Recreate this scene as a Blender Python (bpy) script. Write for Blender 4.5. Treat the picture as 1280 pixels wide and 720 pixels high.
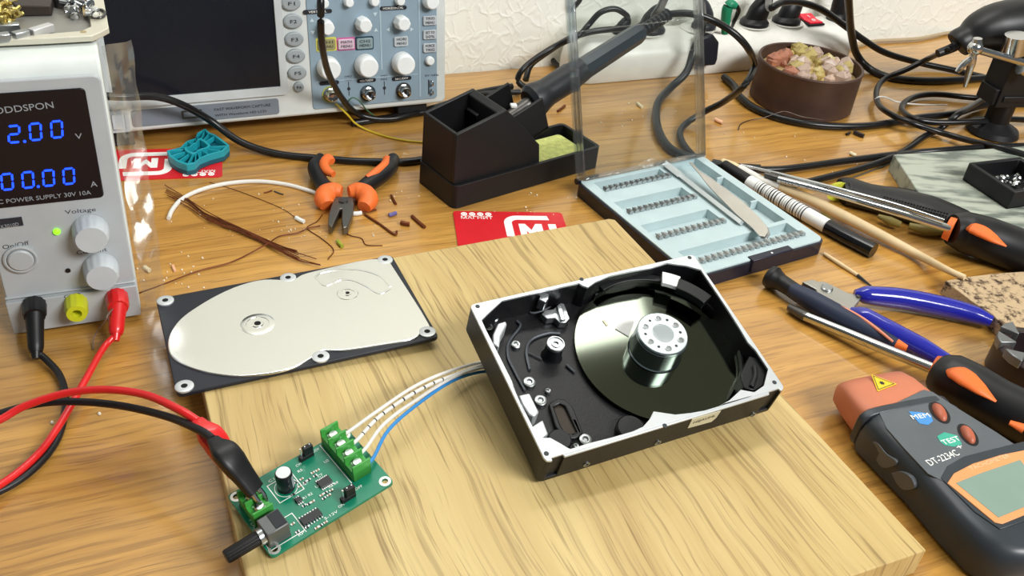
import bpy, bmesh, math, random
from mathutils import Vector as V, Matrix as M, geometry
random.seed(7)
PI = math.pi
C = bpy.context.scene.collection
for o in list(bpy.data.objects): bpy.data.objects.remove(o)
scn = bpy.context.scene
# ------------------------------------------------------------------ camera, light, exposure (lengths in mm, scaled by S)
S = .001
FPX, PITCH, ROLL, CAMH = 1165.3, .6093, .1145, 369.41
_f = V((0, math.cos(PITCH), -math.sin(PITCH))); _u0 = V((0, math.sin(PITCH), math.cos(PITCH))); _x0 = V((1, 0, 0))
CX = math.cos(ROLL)*_x0 + math.sin(ROLL)*_u0
CU = -math.sin(ROLL)*_x0 + math.cos(ROLL)*_u0
CAM = V((0, 0, CAMH))
cam = bpy.data.objects.new('camera', bpy.data.cameras.new('camera')); C.objects.link(cam)
cam.matrix_world = M(((CX.x, CU.x, -_f.x, 0), (CX.y, CU.y, -_f.y, 0), (CX.z, CU.z, -_f.z, CAMH*S), (0, 0, 0, 1)))
cam.data.sensor_width = 36; cam.data.lens = FPX/1280*36; cam.data.clip_start = .02; cam.data.clip_end = 30
scn.camera = cam
YAW = .477                                    # the wall and the bench run this way
scn.view_settings.view_transform = 'Standard'; scn.view_settings.look = 'None'
scn.view_settings.gamma = 1; scn.view_settings.use_curve_mapping = False
scn.view_settings.exposure = -0.42
w = bpy.data.worlds.new('room_light'); scn.world = w; w.use_nodes = True
w.node_tree.nodes['Background'].inputs[0].default_value = (.90, .97, 1, 1)
w.node_tree.nodes['Background'].inputs[1].default_value = .20
def area(name, loc, target, size, power, col):
    l = bpy.data.lights.new(name, 'AREA'); l.shape = 'RECTANGLE'; l.size, l.size_y = size; l.energy = power; l.color = col
    o = bpy.data.objects.new(name, l); C.objects.link(o); o.location = loc
    z = (V(loc)-V(target)).normalized(); x = V((math.cos(YAW), math.sin(YAW), 0)); x = (x-z*x.dot(z)).normalized(); y = z.cross(x)
    o.rotation_euler = M((x, y, z)).transposed().to_euler()
area('bench_tube_lamp', (.0, .78, 1.08), (.08, .66, 0), (.95, .10), 6.2, (1, .99, .97))
area('ceiling_lamp', (1.2, -.35, 1.25), (.3, .62, 0), (.9, .4), 52, (1, 1, .99))

# ------------------------------------------------------------------ pixel rays, frames
def ray(u, v): return _f + CX*((u-640)/FPX) - CU*((v-360)/FPX)
def at(u, v, z=0):
    d = ray(u, v); return CAM + d*((z-CAMH)/d.z)
class Fr:
    def __init__(s, o, yaw=0, m=None):
        s.m = m.copy() if m else M.Translation(V(o)) @ M.Rotation(yaw, 4, 'Z')
        s.i = s.m.inverted()
    def pl(s, u, v, ax, val):
        o = s.i @ CAM; d = s.i.to_3x3() @ ray(u, v)
        return o + d*((val-o[ax])/d[ax])
    def z(s, u, v, h): p = s.pl(u, v, 2, h); return (p.x, p.y)
    def y(s, u, v, y0): p = s.pl(u, v, 1, y0); return (p.x, p.z)
    def w(s, x, y, z=0): return s.m @ V((x, y, z))

# ------------------------------------------------------------------ materials
def lin(c):
    return tuple(((x/255)/12.92 if x/255 <= .04045 else ((x/255+.055)/1.055)**2.4) for x in c) + (1,)
MATS = {}
def mat(name, c, rough=.5, metal=0, var=.06, scale=60, bump=0, bscale=400, coat=0, trans=0, ior=1.45, emit=0, ecol=None, alpha=1, spec=.5, aniso=0):
    if name in MATS: return MATS[name]
    m = bpy.data.materials.new(name); m.use_nodes = True; t = m.node_tree; b = t.nodes['Principled BSDF']
    n = t.nodes.new('ShaderNodeTexNoise'); n.inputs['Scale'].default_value = scale; n.inputs['Detail'].default_value = 3
    tc = t.nodes.new('ShaderNodeTexCoord'); t.links.new(tc.outputs['Object'], n.inputs['Vector'])
    mx = t.nodes.new('ShaderNodeMix'); mx.data_type = 'RGBA'
    L = lin(c)
    mx.inputs[6].default_value = tuple(max(0, x*(1-var*2)) for x in L[:3])+(1,); mx.inputs[7].default_value = tuple(min(1, x*(1+var*2)) for x in L[:3])+(1,)
    t.links.new(n.outputs['Fac'], mx.inputs[0]); t.links.new(mx.outputs[2], b.inputs['Base Color'])
    b.inputs['Roughness'].default_value = rough; b.inputs['Metallic'].default_value = metal
    b.inputs['Coat Weight'].default_value = coat; b.inputs['Coat Roughness'].default_value = .08
    b.inputs['Transmission Weight'].default_value = trans; b.inputs['IOR'].default_value = ior
    b.inputs['Specular IOR Level'].default_value = spec; b.inputs['Alpha'].default_value = alpha
    if emit:
        b.inputs['Emission Color'].default_value = lin(ecol or c); b.inputs['Emission Strength'].default_value = emit
    if bump:
        n2 = t.nodes.new('ShaderNodeTexNoise'); n2.inputs['Scale'].default_value = bscale; n2.inputs['Detail'].default_value = 4
        t.links.new(tc.outputs['Object'], n2.inputs['Vector'])
        bp = t.nodes.new('ShaderNodeBump'); bp.inputs['Strength'].default_value = bump; bp.inputs['Distance'].default_value = .001
        t.links.new(n2.outputs['Fac'], bp.inputs['Height']); t.links.new(bp.outputs[0], b.inputs['Normal'])
    MATS[name] = m; return m
def clear(name, tint=(235, 240, 240), gloss=.10, rough=.05, milky=0):
    m = bpy.data.materials.new(name); m.use_nodes = True; t = m.node_tree; t.nodes.remove(t.nodes['Principled BSDF'])
    out = t.nodes['Material Output']
    tr = t.nodes.new('ShaderNodeBsdfTransparent'); tr.inputs[0].default_value = lin(tint)
    gl = t.nodes.new('ShaderNodeBsdfGlossy'); gl.inputs['Roughness'].default_value = rough; gl.inputs[0].default_value = (1, 1, 1, 1)
    lw = t.nodes.new('ShaderNodeFresnel'); lw.inputs['IOR'].default_value = 1.45
    n = t.nodes.new('ShaderNodeTexNoise'); n.inputs['Scale'].default_value = 35
    ma = t.nodes.new('ShaderNodeMath'); ma.operation = 'MULTIPLY_ADD'; ma.inputs[1].default_value = .8; ma.inputs[2].default_value = gloss*.15
    t.links.new(lw.outputs[0], ma.inputs[0])
    mx = t.nodes.new('ShaderNodeMixShader'); t.links.new(ma.outputs[0], mx.inputs[0]); t.links.new(tr.outputs[0], mx.inputs[1]); t.links.new(gl.outputs[0], mx.inputs[2])
    last = mx
    if milky:
        df = t.nodes.new('ShaderNodeBsdfDiffuse'); df.inputs[0].default_value = (.85, .87, .87, 1)
        mm = t.nodes.new('ShaderNodeMath'); mm.operation = 'MULTIPLY'; mm.inputs[1].default_value = milky*2; t.links.new(n.outputs['Fac'], mm.inputs[0])
        m2 = t.nodes.new('ShaderNodeMixShader'); t.links.new(mm.outputs[0], m2.inputs[0]); t.links.new(mx.outputs[0], m2.inputs[1]); t.links.new(df.outputs[0], m2.inputs[2]); last = m2
    t.links.new(last.outputs[0], out.inputs[0]); return m
def wood(name, c1, c2, cdark, axis, rough, fx=9, fy=230, coat=.0, dash=.55, rp=.6):
    """oak: long streaks along one local axis, pores as short dark dashes, wavy cathedral bands"""
    m = bpy.data.materials.new(name); m.use_nodes = True; t = m.node_tree; b = t.nodes['Principled BSDF']
    N = t.nodes.new; Lk = t.links.new
    tc = N('ShaderNodeTexCoord')
    warp = N('ShaderNodeTexNoise'); warp.inputs['Scale'].default_value = 9; warp.inputs['Detail'].default_value = 2
    Lk(tc.outputs['Object'], warp.inputs['Vector'])
    vm = N('ShaderNodeVectorMath'); vm.operation = 'MULTIPLY_ADD'; vm.inputs[1].default_value = (.016, .016, 0)
    Lk(warp.outputs['Color'], vm.inputs[0]); Lk(tc.outputs['Object'], vm.inputs[2])
    def strand(sx, sy, det, rg):
        mp = N('ShaderNodeMapping'); mp.inputs['Scale'].default_value = (sx, sy, 25) if axis == 0 else (sy, sx, 25)
        Lk(vm.outputs[0], mp.inputs[0]); n = N('ShaderNodeTexNoise'); n.inputs['Scale'].default_value = 1; n.inputs['Detail'].default_value = det
        n.inputs['Roughness'].default_value = rg; Lk(mp.outputs[0], n.inputs['Vector']); return n
    broad = strand(fx*.25, fy*.10, 3, .5); mid = strand(fx, fy*.55, 4, .6); fine = strand(fx*4, fy*3, 2, .5)
    r1 = N('ShaderNodeValToRGB'); r1.color_ramp.elements[0].position = .35; r1.color_ramp.elements[1].position = .66
    r1.color_ramp.elements[0].color = lin(c2); r1.color_ramp.elements[1].color = lin(c1)
    mix1 = N('ShaderNodeMath'); mix1.operation = 'MULTIPLY_ADD'; mix1.inputs[1].default_value = .5
    m0 = N('ShaderNodeMath'); m0.operation = 'MULTIPLY'; m0.inputs[1].default_value = .5; Lk(broad.outputs['Fac'], m0.inputs[0])
    Lk(mid.outputs['Fac'], mix1.inputs[0]); Lk(m0.outputs[0], mix1.inputs[2]); Lk(mix1.outputs[0], r1.inputs[0])
    r2 = N('ShaderNodeValToRGB'); r2.color_ramp.elements[0].position = .56; r2.color_ramp.elements[1].position = .72
    r2.color_ramp.elements[0].color = (0, 0, 0, 1); r2.color_ramp.elements[1].color = (dash,)*3+(1,)
    Lk(fine.outputs['Fac'], r2.inputs[0])
    r3 = N('ShaderNodeValToRGB'); r3.color_ramp.elements[0].position = rp; r3.color_ramp.elements[1].position = rp+.12
    r3.color_ramp.elements[0].color = (0, 0, 0, 1); r3.color_ramp.elements[1].color = (dash*.8,)*3+(1,)
    m3 = strand(fx*.8, fy, 3, .7); Lk(m3.outputs['Fac'], r3.inputs[0])
    mx = N('ShaderNodeMath'); mx.operation = 'MAXIMUM'; Lk(r2.outputs[0], mx.inputs[0]); Lk(r3.outputs[0], mx.inputs[1])
    cm = N('ShaderNodeMix'); cm.data_type = 'RGBA'; Lk(mx.outputs[0], cm.inputs[0]); Lk(r1.outputs[0], cm.inputs[6]); cm.inputs[7].default_value = lin(cdark)
    Lk(cm.outputs[2], b.inputs['Base Color']); b.inputs['Roughness'].default_value = rough; b.inputs['Coat Weight'].default_value = coat; b.inputs['Coat Roughness'].default_value = .13
    bp = N('ShaderNodeBump'); bp.inputs['Strength'].default_value = .25; bp.inputs['Distance'].default_value = .0004; bp.invert = True
    Lk(mx.outputs[0], bp.inputs['Height']); Lk(bp.outputs[0], b.inputs['Normal'])
    return m
def wallpaper():
    m = bpy.data.materials.new('embossed wallpaper'); m.use_nodes = True; t = m.node_tree; b = t.nodes['Principled BSDF']; N = t.nodes.new; Lk = t.links.new
    tc = N('ShaderNodeTexCoord'); n = N('ShaderNodeTexNoise'); n.inputs['Scale'].default_value = 40; Lk(tc.outputs['Object'], n.inputs['Vector'])
    vm = N('ShaderNodeVectorMath'); vm.operation = 'MULTIPLY_ADD'; vm.inputs[1].default_value = (.03, .03, .03); Lk(n.outputs['Color'], vm.inputs[0]); Lk(tc.outputs['Object'], vm.inputs[2])
    vo = N('ShaderNodeTexVoronoi'); vo.feature = 'DISTANCE_TO_EDGE'; vo.inputs['Scale'].default_value = 40; Lk(vm.outputs[0], vo.inputs['Vector'])
    mp = N('ShaderNodeMapping'); mp.inputs['Rotation'].default_value = (0, .6, 0); mp.inputs['Scale'].default_value = (1.8, 1, .7); Lk(vm.outputs[0], mp.inputs[0])
    vo2 = N('ShaderNodeTexVoronoi'); vo2.feature = 'DISTANCE_TO_EDGE'; vo2.inputs['Scale'].default_value = 30; Lk(mp.outputs[0], vo2.inputs['Vector'])
    r = N('ShaderNodeValToRGB'); r.color_ramp.elements[1].position = .09; Lk(vo.outputs['Distance'], r.inputs[0])
    r2 = N('ShaderNodeValToRGB'); r2.color_ramp.elements[1].position = .08; Lk(vo2.outputs['Distance'], r2.inputs[0])
    mi = N('ShaderNodeMath'); mi.operation = 'ADD'; Lk(r.outputs[0], mi.inputs[0]); Lk(r2.outputs[0], mi.inputs[1])
    bp = N('ShaderNodeBump'); bp.inputs['Strength'].default_value = .27; bp.inputs['Distance'].default_value = .0013; bp.invert = True
    Lk(mi.outputs[0], bp.inputs['Height']); Lk(bp.outputs[0], b.inputs['Normal'])
    b.inputs['Base Color'].default_value = lin((240, 240, 231)); b.inputs['Roughness'].default_value = .75; return m

# ------------------------------------------------------------------ mesh builder
_txt = {}
def text_mesh(s):
    if s not in _txt:
        cu = bpy.data.curves.new('t', 'FONT'); cu.body = s; cu.size = 1; cu.resolution_u = 3; cu.extrude = .02
        o = bpy.data.objects.new('t', cu); C.objects.link(o); dg = bpy.context.evaluated_depsgraph_get()
        me = bpy.data.meshes.new_from_object(o.evaluated_get(dg))
        vs = [v.co.copy() for v in me.vertices]; fs = [tuple(p.vertices) for p in me.polygons]
        bpy.data.objects.remove(o); bpy.data.curves.remove(cu); bpy.data.meshes.remove(me)
        _txt[s] = (vs, fs)
    return _txt[s]
def spline(pts, k=6):
    P = [V(p) for p in pts]; out = []
    for i in range(len(P)-1):
        a = P[i-1] if i else P[0]*2-P[1]; b, c = P[i], P[i+1]; d = P[i+2] if i+2 < len(P) else P[-1]*2-P[-2]
        for j in range(k):
            t = j/k; out.append(.5*((2*b)+(c-a)*t+(2*a-5*b+4*c-d)*t*t+(3*b-a-3*c+d)*t**3))
    out.append(P[-1]); return out
def lerpl(r, n):
    if isinstance(r, (int, float)): return [r]*n
    out = []
    for i in range(n):
        t = i/(n-1)*(len(r)-1); j = min(int(t), len(r)-2); out.append(r[j]*(1-t+j)+r[j+1]*(t-j))
    return out
class B:
    def __init__(s): s.v = []; s.f = []; s.mi = []; s.m = 0; s.T = M.Identity(4)
    def add(s, vs, fs):
        o = len(s.v); s.v += [s.T @ V(x) for x in vs]; s.f += [tuple(i+o for i in f) for f in fs]; s.mi += [s.m]*len(fs); return s
    def box(s, x0, x1, y0, y1, z0, z1):
        return s.add([(x, y, z) for z in (z0, z1) for y in (y0, y1) for x in (x0, x1)],
                     [(0, 2, 3, 1), (4, 5, 7, 6), (0, 1, 5, 4), (2, 6, 7, 3), (0, 4, 6, 2), (1, 3, 7, 5)])
    def prism(s, pts, z0, z1, holes=(), ins=0):
        loops = [list(pts)]+[list(h) for h in holes]
        flat = [p for l in loops for p in l]; n = len(flat)
        tri = geometry.tessellate_polygon([[V((p[0], p[1], 0)) for p in l] for l in loops])
        vs = [(p[0], p[1], z0) for p in flat]+[(p[0], p[1], z1) for p in flat]; fs = []
        def area2(l): return sum(l[i][0]*l[(i+1) % len(l)][1]-l[(i+1) % len(l)][0]*l[i][1] for i in range(len(l)))
        if not holes and z0 != z1:
            idx = list(range(n)) if area2(flat) > 0 else list(range(n))[::-1]
            fs.append(tuple(i+n for i in idx)); fs.append(tuple(idx[::-1]))
        else:
            for t in tri:
                a, b, c = [V(flat[i]) for i in t]
                if (b.x-a.x)*(c.y-a.y)-(b.y-a.y)*(c.x-a.x) < 0: t = t[::-1]
                fs.append(tuple(i+n for i in t)); fs.append(tuple(t[::-1]))
        o = 0
        for k, l in enumerate(loops):
            ccw = area2(l) > 0
            for i in range(len(l)):
                a, b = o+i, o+(i+1) % len(l)
                q = (a, b, b+n, a+n)
                if ccw != (k == 0): q = q[::-1]
                fs.append(q)
            o += len(l)
        return s.add(vs, fs)
    def rings(s, R, caps=True, close=False):
        n = len(R[0]); vs = [p for r in R for p in r]; fs = []
        for i in range(len(R)-(0 if close else 1)):
            a, b = i*n, ((i+1) % len(R))*n
            for j in range(n): k = (j+1) % n; fs.append((a+j, a+k, b+k, b+j))
        if caps and not close: fs.append(tuple(range(n))[::-1]); fs.append(tuple(range((len(R)-1)*n, len(R)*n)))
        return s.add(vs, fs)
    def lathe(s, prof, n=28, T=None, caps=True):
        R = [[(r*math.cos(2*PI*j/n), r*math.sin(2*PI*j/n), z) for j in range(n)] for r, z in prof]
        if T: R = [[T @ V(p) for p in r] for r in R]
        return s.rings(R, caps)
    def cyl(s, p0, p1, r0, r1=None, n=20):
        p0, p1 = V(p0), V(p1); r1 = r0 if r1 is None else r1; d = p1-p0
        q = d.to_track_quat('Z', 'Y'); T = M.Translation(p0) @ q.to_matrix().to_4x4()
        return s.lathe([(r0, 0), (r1, d.length)], n, T)
    def tube(s, pts, r, n=10, k=6, sx=1, sz=1, sq=1, smooth=True):
        P = spline(pts, k) if smooth else [V(p) for p in pts]
        rr = lerpl(r, len(P)); R = []; up = V((0, 0, 1))
        for i, p in enumerate(P):
            d = (P[min(i+1, len(P)-1)]-P[max(i-1, 0)]).normalized()
            if abs(d.z) < .93: side = d.cross(V((0, 0, 1))).normalized(); up2 = side.cross(d).normalized(); 
            else: side = d.cross(up).normalized(); up2 = side.cross(d).normalized()
            up = up2; ring = []
            for j in range(n):
                a = 2*PI*j/n; c_, s_ = math.cos(a), math.sin(a)
                if sq != 1: c_ = math.copysign(abs(c_)**sq, c_); s_ = math.copysign(abs(s_)**sq, s_)
                ring.append(p+side*(rr[i]*sx*c_)+up2*(rr[i]*sz*s_))
            R.append(ring[::-1])
        return s.rings(R)
    def ball(s, c, r, n=16, m=8, half=False):
        r = (r, r, r) if isinstance(r, (int, float)) else r
        R = [[(c[0]+r[0]*math.sin(a)*math.cos(2*PI*j/n), c[1]+r[1]*math.sin(a)*math.sin(2*PI*j/n), c[2]-r[2]*math.cos(a)) for j in range(n)]
             for a in [PI*(.02+(.96)*i/m) if not half else PI*(.5+.48*i/m) for i in range(m+1)]]
        return s.rings(R)
    def text(s, txt, p0, p1, h, nrm, depth=.15):
        """line of lettering whose baseline runs p0 -> p1, cap height h, facing nrm"""
        vs, fs = text_mesh(txt); p0, p1, nrm = V(p0), V(p1), V(nrm).normalized()
        w0 = min(v.x for v in vs); w1 = max(v.x for v in vs); ex = (p1-p0)/(w1-w0); uy = nrm.cross(p1-p0).normalized()*(h/.7)
        return s.add([p0+ex*(v.x-w0)+uy*v.y+nrm*(depth*(v.z/.04+.5)) for v in vs], fs)
    def rock(s, c, r, seed, n=9, m=5, sq=(1, 1, 1)):
        R_ = random.Random(seed); rings = []
        for i in range(m+1):
            a = PI*(.06+.88*i/m)
            rings.append([(c[0]+r*sq[0]*math.sin(a)*math.cos(2*PI*j/n)*R_.uniform(.7, 1.15), c[1]+r*sq[1]*math.sin(a)*math.sin(2*PI*j/n)*R_.uniform(.7, 1.15), c[2]-r*sq[2]*math.cos(a)*R_.uniform(.8, 1.1)) for j in range(n)])
        return s.rings(rings)
def rrect(x0, x1, y0, y1, r, n=5):
    out = []
    for cx, cy, a0 in ((x1-r, y1-r, 0), (x0+r, y1-r, PI/2), (x0+r, y0+r, PI), (x1-r, y0+r, 1.5*PI)):
        out += [(cx+r*math.cos(a0+PI/2*i/n), cy+r*math.sin(a0+PI/2*i/n)) for i in range(n+1)]
    return out
def circ(cx, cy, r, n=20, a0=0): return [(cx+r*math.cos(a0+2*PI*i/n), cy+r*math.sin(a0+2*PI*i/n)) for i in range(n)]
def obj(name, b, m, parent=None, bevel=0, angle=35, fr=None, flat=False, wpts=False, seg=2):
    """link the builder as one mesh object. wpts: points are in world mm and are moved into fr"""
    me = bpy.data.meshes.new(name); inv = fr.i if (fr is not None and wpts) else None
    me.from_pydata([((inv @ v) if inv else v)*S for v in b.v], [], b.f)
    for mm in (m if isinstance(m, (list, tuple)) else [m]): me.materials.append(mm)
    me.polygons.foreach_set('material_index', b.mi)
    bm = bmesh.new(); bm.from_mesh(me); bmesh.ops.recalc_face_normals(bm, faces=bm.faces) if b.__dict__.get('fix', True) else None
    bm.to_mesh(me); bm.free()
    if not flat:
        me.polygons.foreach_set('use_smooth', [True]*len(me.polygons)); me.set_sharp_from_angle(angle=math.radians(angle))
    me.update()
    o = bpy.data.objects.new(name, me); C.objects.link(o)
    if parent is not None: o.parent = parent
    elif fr is not None: put(o, fr)
    if bevel:
        md = o.modifiers.new('bevel', 'BEVEL'); md.width = bevel*S; md.segments = seg; md.limit_method = 'ANGLE'; md.angle_limit = math.radians(40)
    return o
def put(o, fr):
    m = fr.m.copy(); m.translation = m.translation*S; o.matrix_world = m
def tag(o, label, cat, group=None, kind=None):
    o['label'] = label; o['category'] = cat
    if group: o['group'] = group
    if kind: o['kind'] = kind
    return o
def thing(name, label, cat, fr, group=None):
    o = bpy.data.objects.new(name, None); C.objects.link(o); o.empty_display_size = .01; put(o, fr)
    return tag(o, label, cat, group)
def dup(root, fr, label=None, group=None):
    r = root.copy(); C.objects.link(r); put(r, fr)
    if label: r['label'] = label
    if group: r['group'] = group
    for ch in list(root.children):
        c = ch.copy(); C.objects.link(c); c.parent = r
    return r
def cable(name, label, cat, pts, r, m, n=10, k=6, group=None):
    P = [at(*p) for p in pts]; fr = Fr(V((P[0].x, P[0].y, 0)))
    o = obj(name, B().tube(P, r, n, k), m, fr=fr, wpts=True); return tag(o, label, cat, group)

# ------------------------------------------------------------------ shared materials
desk_m = wood('varnished oak', (208, 158, 78), (156, 108, 42), (106, 66, 22), 0, .34, fx=8, fy=200, coat=.8, dash=.55, rp=.52)
board_m = wood('pale oak', (208, 184, 126), (186, 158, 100), (116, 88, 46), 1, .45, fx=4.5, fy=210, dash=.65, rp=.56)
blk = mat('black rubber', (18, 18, 21), .42, var=.05); blkm = mat('matt black plastic', (13, 13, 16), .5, bump=.1, bscale=1500)
cab = mat('black cable sheath', (17, 17, 19), .3, var=.05)
chrome = mat('polished chrome', (205, 208, 210), .16, 1, var=.03); steel = mat('brushed steel', (168, 172, 174), .33, 1)
alu = mat('machined aluminium', (206, 210, 212), .42, .5, bump=.05, bscale=900); dsteel = mat('dark steel', (92, 90, 88), .38, .9)
white = mat('white plastic', (228, 230, 228), .4); ora = mat('orange rubber', (232, 112, 48), .5); red = mat('red plastic', (215, 30, 32), .35, coat=.3)
ink = mat('white print', (240, 240, 236), .6); dink = mat('dark print', (34, 38, 44), .6); copper = mat('bare copper wire', (112, 58, 30), .45, .5)

# ------------------------------------------------------------------ setting
W0 = at(560, 91, 0); DF = Fr((W0.x, W0.y, 0), YAW)
def struct(o): o['kind'] = 'structure'; return o
struct(obj('wall_back', B().box(-1500, 2200, 0, 120, -750, 1600), wallpaper(), fr=DF))
struct(obj('floor', B().box(-1500, 2200, -2600, 0, -800, -750), mat('grey floor', (120, 112, 100), .6, var=.15, scale=4), fr=DF))
struct(obj('ceiling', B().box(-1500, 2200, -2600, 120, 1600, 1660), mat('dim grey ceiling', (196, 198, 184), .8, var=.1, scale=3), fr=DF))
t = thing('workbench', 'varnished oak workbench top carrying all the tools and parts', 'workbench', DF)
obj('tabletop', B().box(-620, 1060, -880, -1, -28, 0), desk_m, t, 2)
for x in (-590, 980):
    for y in (-840, -70): obj('leg', B().box(x, x+50, y, y+50, -750, -28), desk_m, t, 2)

# board
p = Fr((0, 0, 0), .475)
TR = p.i @ at(767, 272, 18); BR = p.i @ at(1160, 687, 18); TL = p.i @ at(224, 362, 18)
BF = Fr(p.w(TL.x, BR.y), .475); bw = (TR.x+BR.x)/2-TL.x; bd = TR.y-BR.y
_c = [V(BF.z(u, v, 18)) for u, v in ((217, 371), (767, 272), (1160, 687), (255, 492), (300, 690))]
_l = _c[3]+(_c[4]-_c[3])*((_c[2].y-_c[3].y)/(_c[4].y-_c[3].y)); _tl = _c[3]+(_c[4]-_c[3])*((_c[0].y-_c[3].y)/(_c[4].y-_c[3].y))
bpts = [tuple(_l), tuple(_l.lerp(_c[2], .4)+V((0, -.5))), tuple(_l.lerp(_c[2], .75)+V((0, .4))), tuple(_c[2]-V((1, 0))), tuple(_c[2].lerp(_c[1], .5)+V((.7, 0))), tuple(_c[1]+V((-.4, -3))), tuple(_c[1]-V((4, .3))), tuple(_tl)]
tag(obj('wooden_board', B().prism(bpts, 0, 18), board_m, fr=BF, bevel=.7), 'pale oak board lying on the workbench under the open drive', 'board')

# ------------------------------------------------------------------ power supply
PF = Fr((-228.3, 454.5, 0), .4614)
psm = mat('light grey enamel', (176, 181, 184), .42); pst = mat('pale grey case', (214, 220, 216), .45)
t = thing('power_supply', 'grey bench power supply with blue lit digits and two knobs', 'power supply', PF)
b = B(); prof = [(0, 3), (0, 158), (1.2, 162.5), (4, 165.8), (9, 167.3), (206, 168), (206, 3)]
b.rings([[(x, y, z) for y, z in prof] for x in (-72, 0)]); obj('body', b, pst, t, 1.6)
b = B(); b.prism(rrect(-71, -1, 6, 160, 4), -3, 0.5); b.T = M.Identity(4)
b.v = [V((v.x, v.z-.2, v.y)) for v in b.v]
obj('front_panel', b, psm, t, .8)
fy = -3.4
def FP(u, v, y=fy): q = PF.y(u, v, y); return V((q[0], y, q[1]))
NF = V((0, -1, 0))
# step near the foot of the front
b = B(); b.box(-71.5, -.5, -4.6, 0, 27.6, 28.6); b.box(-71.5, -.5, -6, 0, 4, 26.2); obj('lower_panel', b, psm, t, .6)
# dark window
x1, z1 = PF.y(104, 113, fy); x2, z2 = PF.y(135, 246, fy)
b = B(); b.prism(rrect(-69.5, x1+1, z2+.2, z1+1.5, 2.5), 3.0, 3.9); b.v = [V((v.x, -v.z, v.y)) for v in b.v]
obj('display_window', b, mat('dark glossy window', (14, 15, 24), .25, var=.02), t, .3)
dig = mat('blue lit segment', (20, 40, 255), .4, emit=4.2, ecol=(20, 66, 255))
SEG = {'0': 'abcdef', '1': 'bc', '2': 'abged'}
def digit(ch, cx, cz, w_, h_, T=None, dot=False):
    b = B(); th = w_*.2; g = th*.35; sl = .06*h_
    def seg(xa, za, xb, zb):
        d = V((xb-xa, 0, zb-za)).normalized(); n = V((-d.z, 0, d.x))*th*.5; a = V((xa, 0, za))+d*g; c = V((xb, 0, zb))-d*g
        pts = [a, a+d*th*.5+n, c-d*th*.5+n, c, c-d*th*.5-n, a+d*th*.5-n]
        pts = [V((cx+q.x+q.z/h_*sl*2, 0, cz+q.z)) for q in pts]
        b.add([(q.x, -4.3, q.z) for q in pts]+[(q.x, -3.8, q.z) for q in pts], [tuple(range(6)), tuple(range(11, 5, -1))]+[(i, (i+1) % 6, (i+1) % 6+6, i+6) for i in range(6)])
    hw, hh = w_/2, h_/2
    S7 = {'a': (-hw, hh, hw, hh), 'b': (hw, hh, hw, 0), 'c': (hw, 0, hw, -hh), 'd': (-hw, -hh, hw, -hh), 'e': (-hw, 0, -hw, -hh), 'f': (-hw, hh, -hw, 0), 'g': (-hw, 0, hw, 0)}
    for k_ in SEG[ch]: seg(*S7[k_])
    if dot: b.cyl((cx+hw+1.6, -3.8, cz-hh), (cx+hw+1.6, -4.3, cz-hh), .75, n=10)
    obj('digit', b, dig, t)
for row, (u0, v0, u1, v1) in enumerate(((17.5, 167, 71, 161), (9, 226.5, 86, 219.5))):
    a = FP(u0, v0); c = FP(u1, v1); s_ = 2 if row == 0 else 3; d = (c-a)/s_
    chs = '1200' if row == 0 else '0000'; base = a-d if row == 0 else a
    for k_, ch in enumerate(chs): q = base+d*k_; digit(ch, q.x, q.z, 5.2, 9.3, dot=(k_ == 1))
grey_ink = mat('grey lettering', (150, 154, 160), .5)
for tx, p_, q_, h_ in (('V', (94.5, 173), (103, 172.4), 3.2), ('A', (113.5, 233), (122, 232), 3.4)):
    b = B(); b.text(tx, FP(*p_), FP(*q_), h_, NF); b.v = [v+V((0, -.75, 0)) for v in b.v]; obj('window_lettering', b, grey_ink, t)
b = B()
b.text('ODDSPON', FP(-6, 142), FP(67.5, 134), 3.6, NF); 
b.v = [v+V((0, -.75, 0)) for v in b.v]; obj('window_lettering', b, grey_ink, t)
b = B(); b.text('DC POWER SUPPLY 30V 10A', FP(-9, 255), FP(114, 242), 2.6, NF)
b.v = [v+V((0, -.75, 0)) for v in b.v]; obj('window_lettering', b, grey_ink, t)
b = B(); q0 = FP(-30, 290); q1 = FP(27, 271); b.box(q0.x, q1.x, -3.9, -3, q0.z+1, q1.z); obj('model_label', b, mat('dark grey label', (40, 42, 52), .5), t)
b = B(); b.text('K3010D', FP(2, 284.5), FP(24, 281), 2.0, NF, .3); b.v = [v+V((0, -.6, 0)) for v in b.v]; obj('label_lettering', b, grey_ink, t)
for tx, p_, q_, h_ in (('Voltage', (81.5, 268), (120, 264), 2.6), ('On/Off', (4, 312), (37, 306), 2.7), ('Current', (96, 318.5), (134, 314), 2.6)):
    b = B(); b.text(tx, FP(*p_), FP(*q_), h_, NF); b.v = [v+V((0, .3, 0)) for v in b.v]; obj('panel_lettering', b, dink, t)
b2 = B(); b2.text('GND', FP(80.5, 373, -6), FP(101, 369.5, -6), 2.2, NF); b2.text('-', FP(38, 381, -6), FP(47, 379.5, -6), 5, NF); 
obj('terminal_lettering', b2, dink, t)
def knob(u, v, r, L):
    c_ = FP(u, v); T = M.Translation(c_) @ M.Rotation(PI/2, 4, 'X'); b = B(); n = 60; R = []
    for z_, rr in ((0, r*1.04), (1.5, r*1.04), (2, r), (L-1.5, r*.93), (L, r*.86)):
        R.append([T @ V(((rr+(.35 if (j//2) % 2 and 1.5 < z_ < L-1 else 0))*math.cos(2*PI*j/n), (rr+(.35 if (j//2) % 2 and 1.5 < z_ < L-1 else 0))*math.sin(2*PI*j/n), z_)) for j in range(n)])
    b.rings(R); k_ = obj('knob', b, mat('grey knob', (190, 196, 200), .4), t)
    return k_
knob(113, 287, 9.6, 12); knob(126, 334, 9.6, 12)
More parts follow.
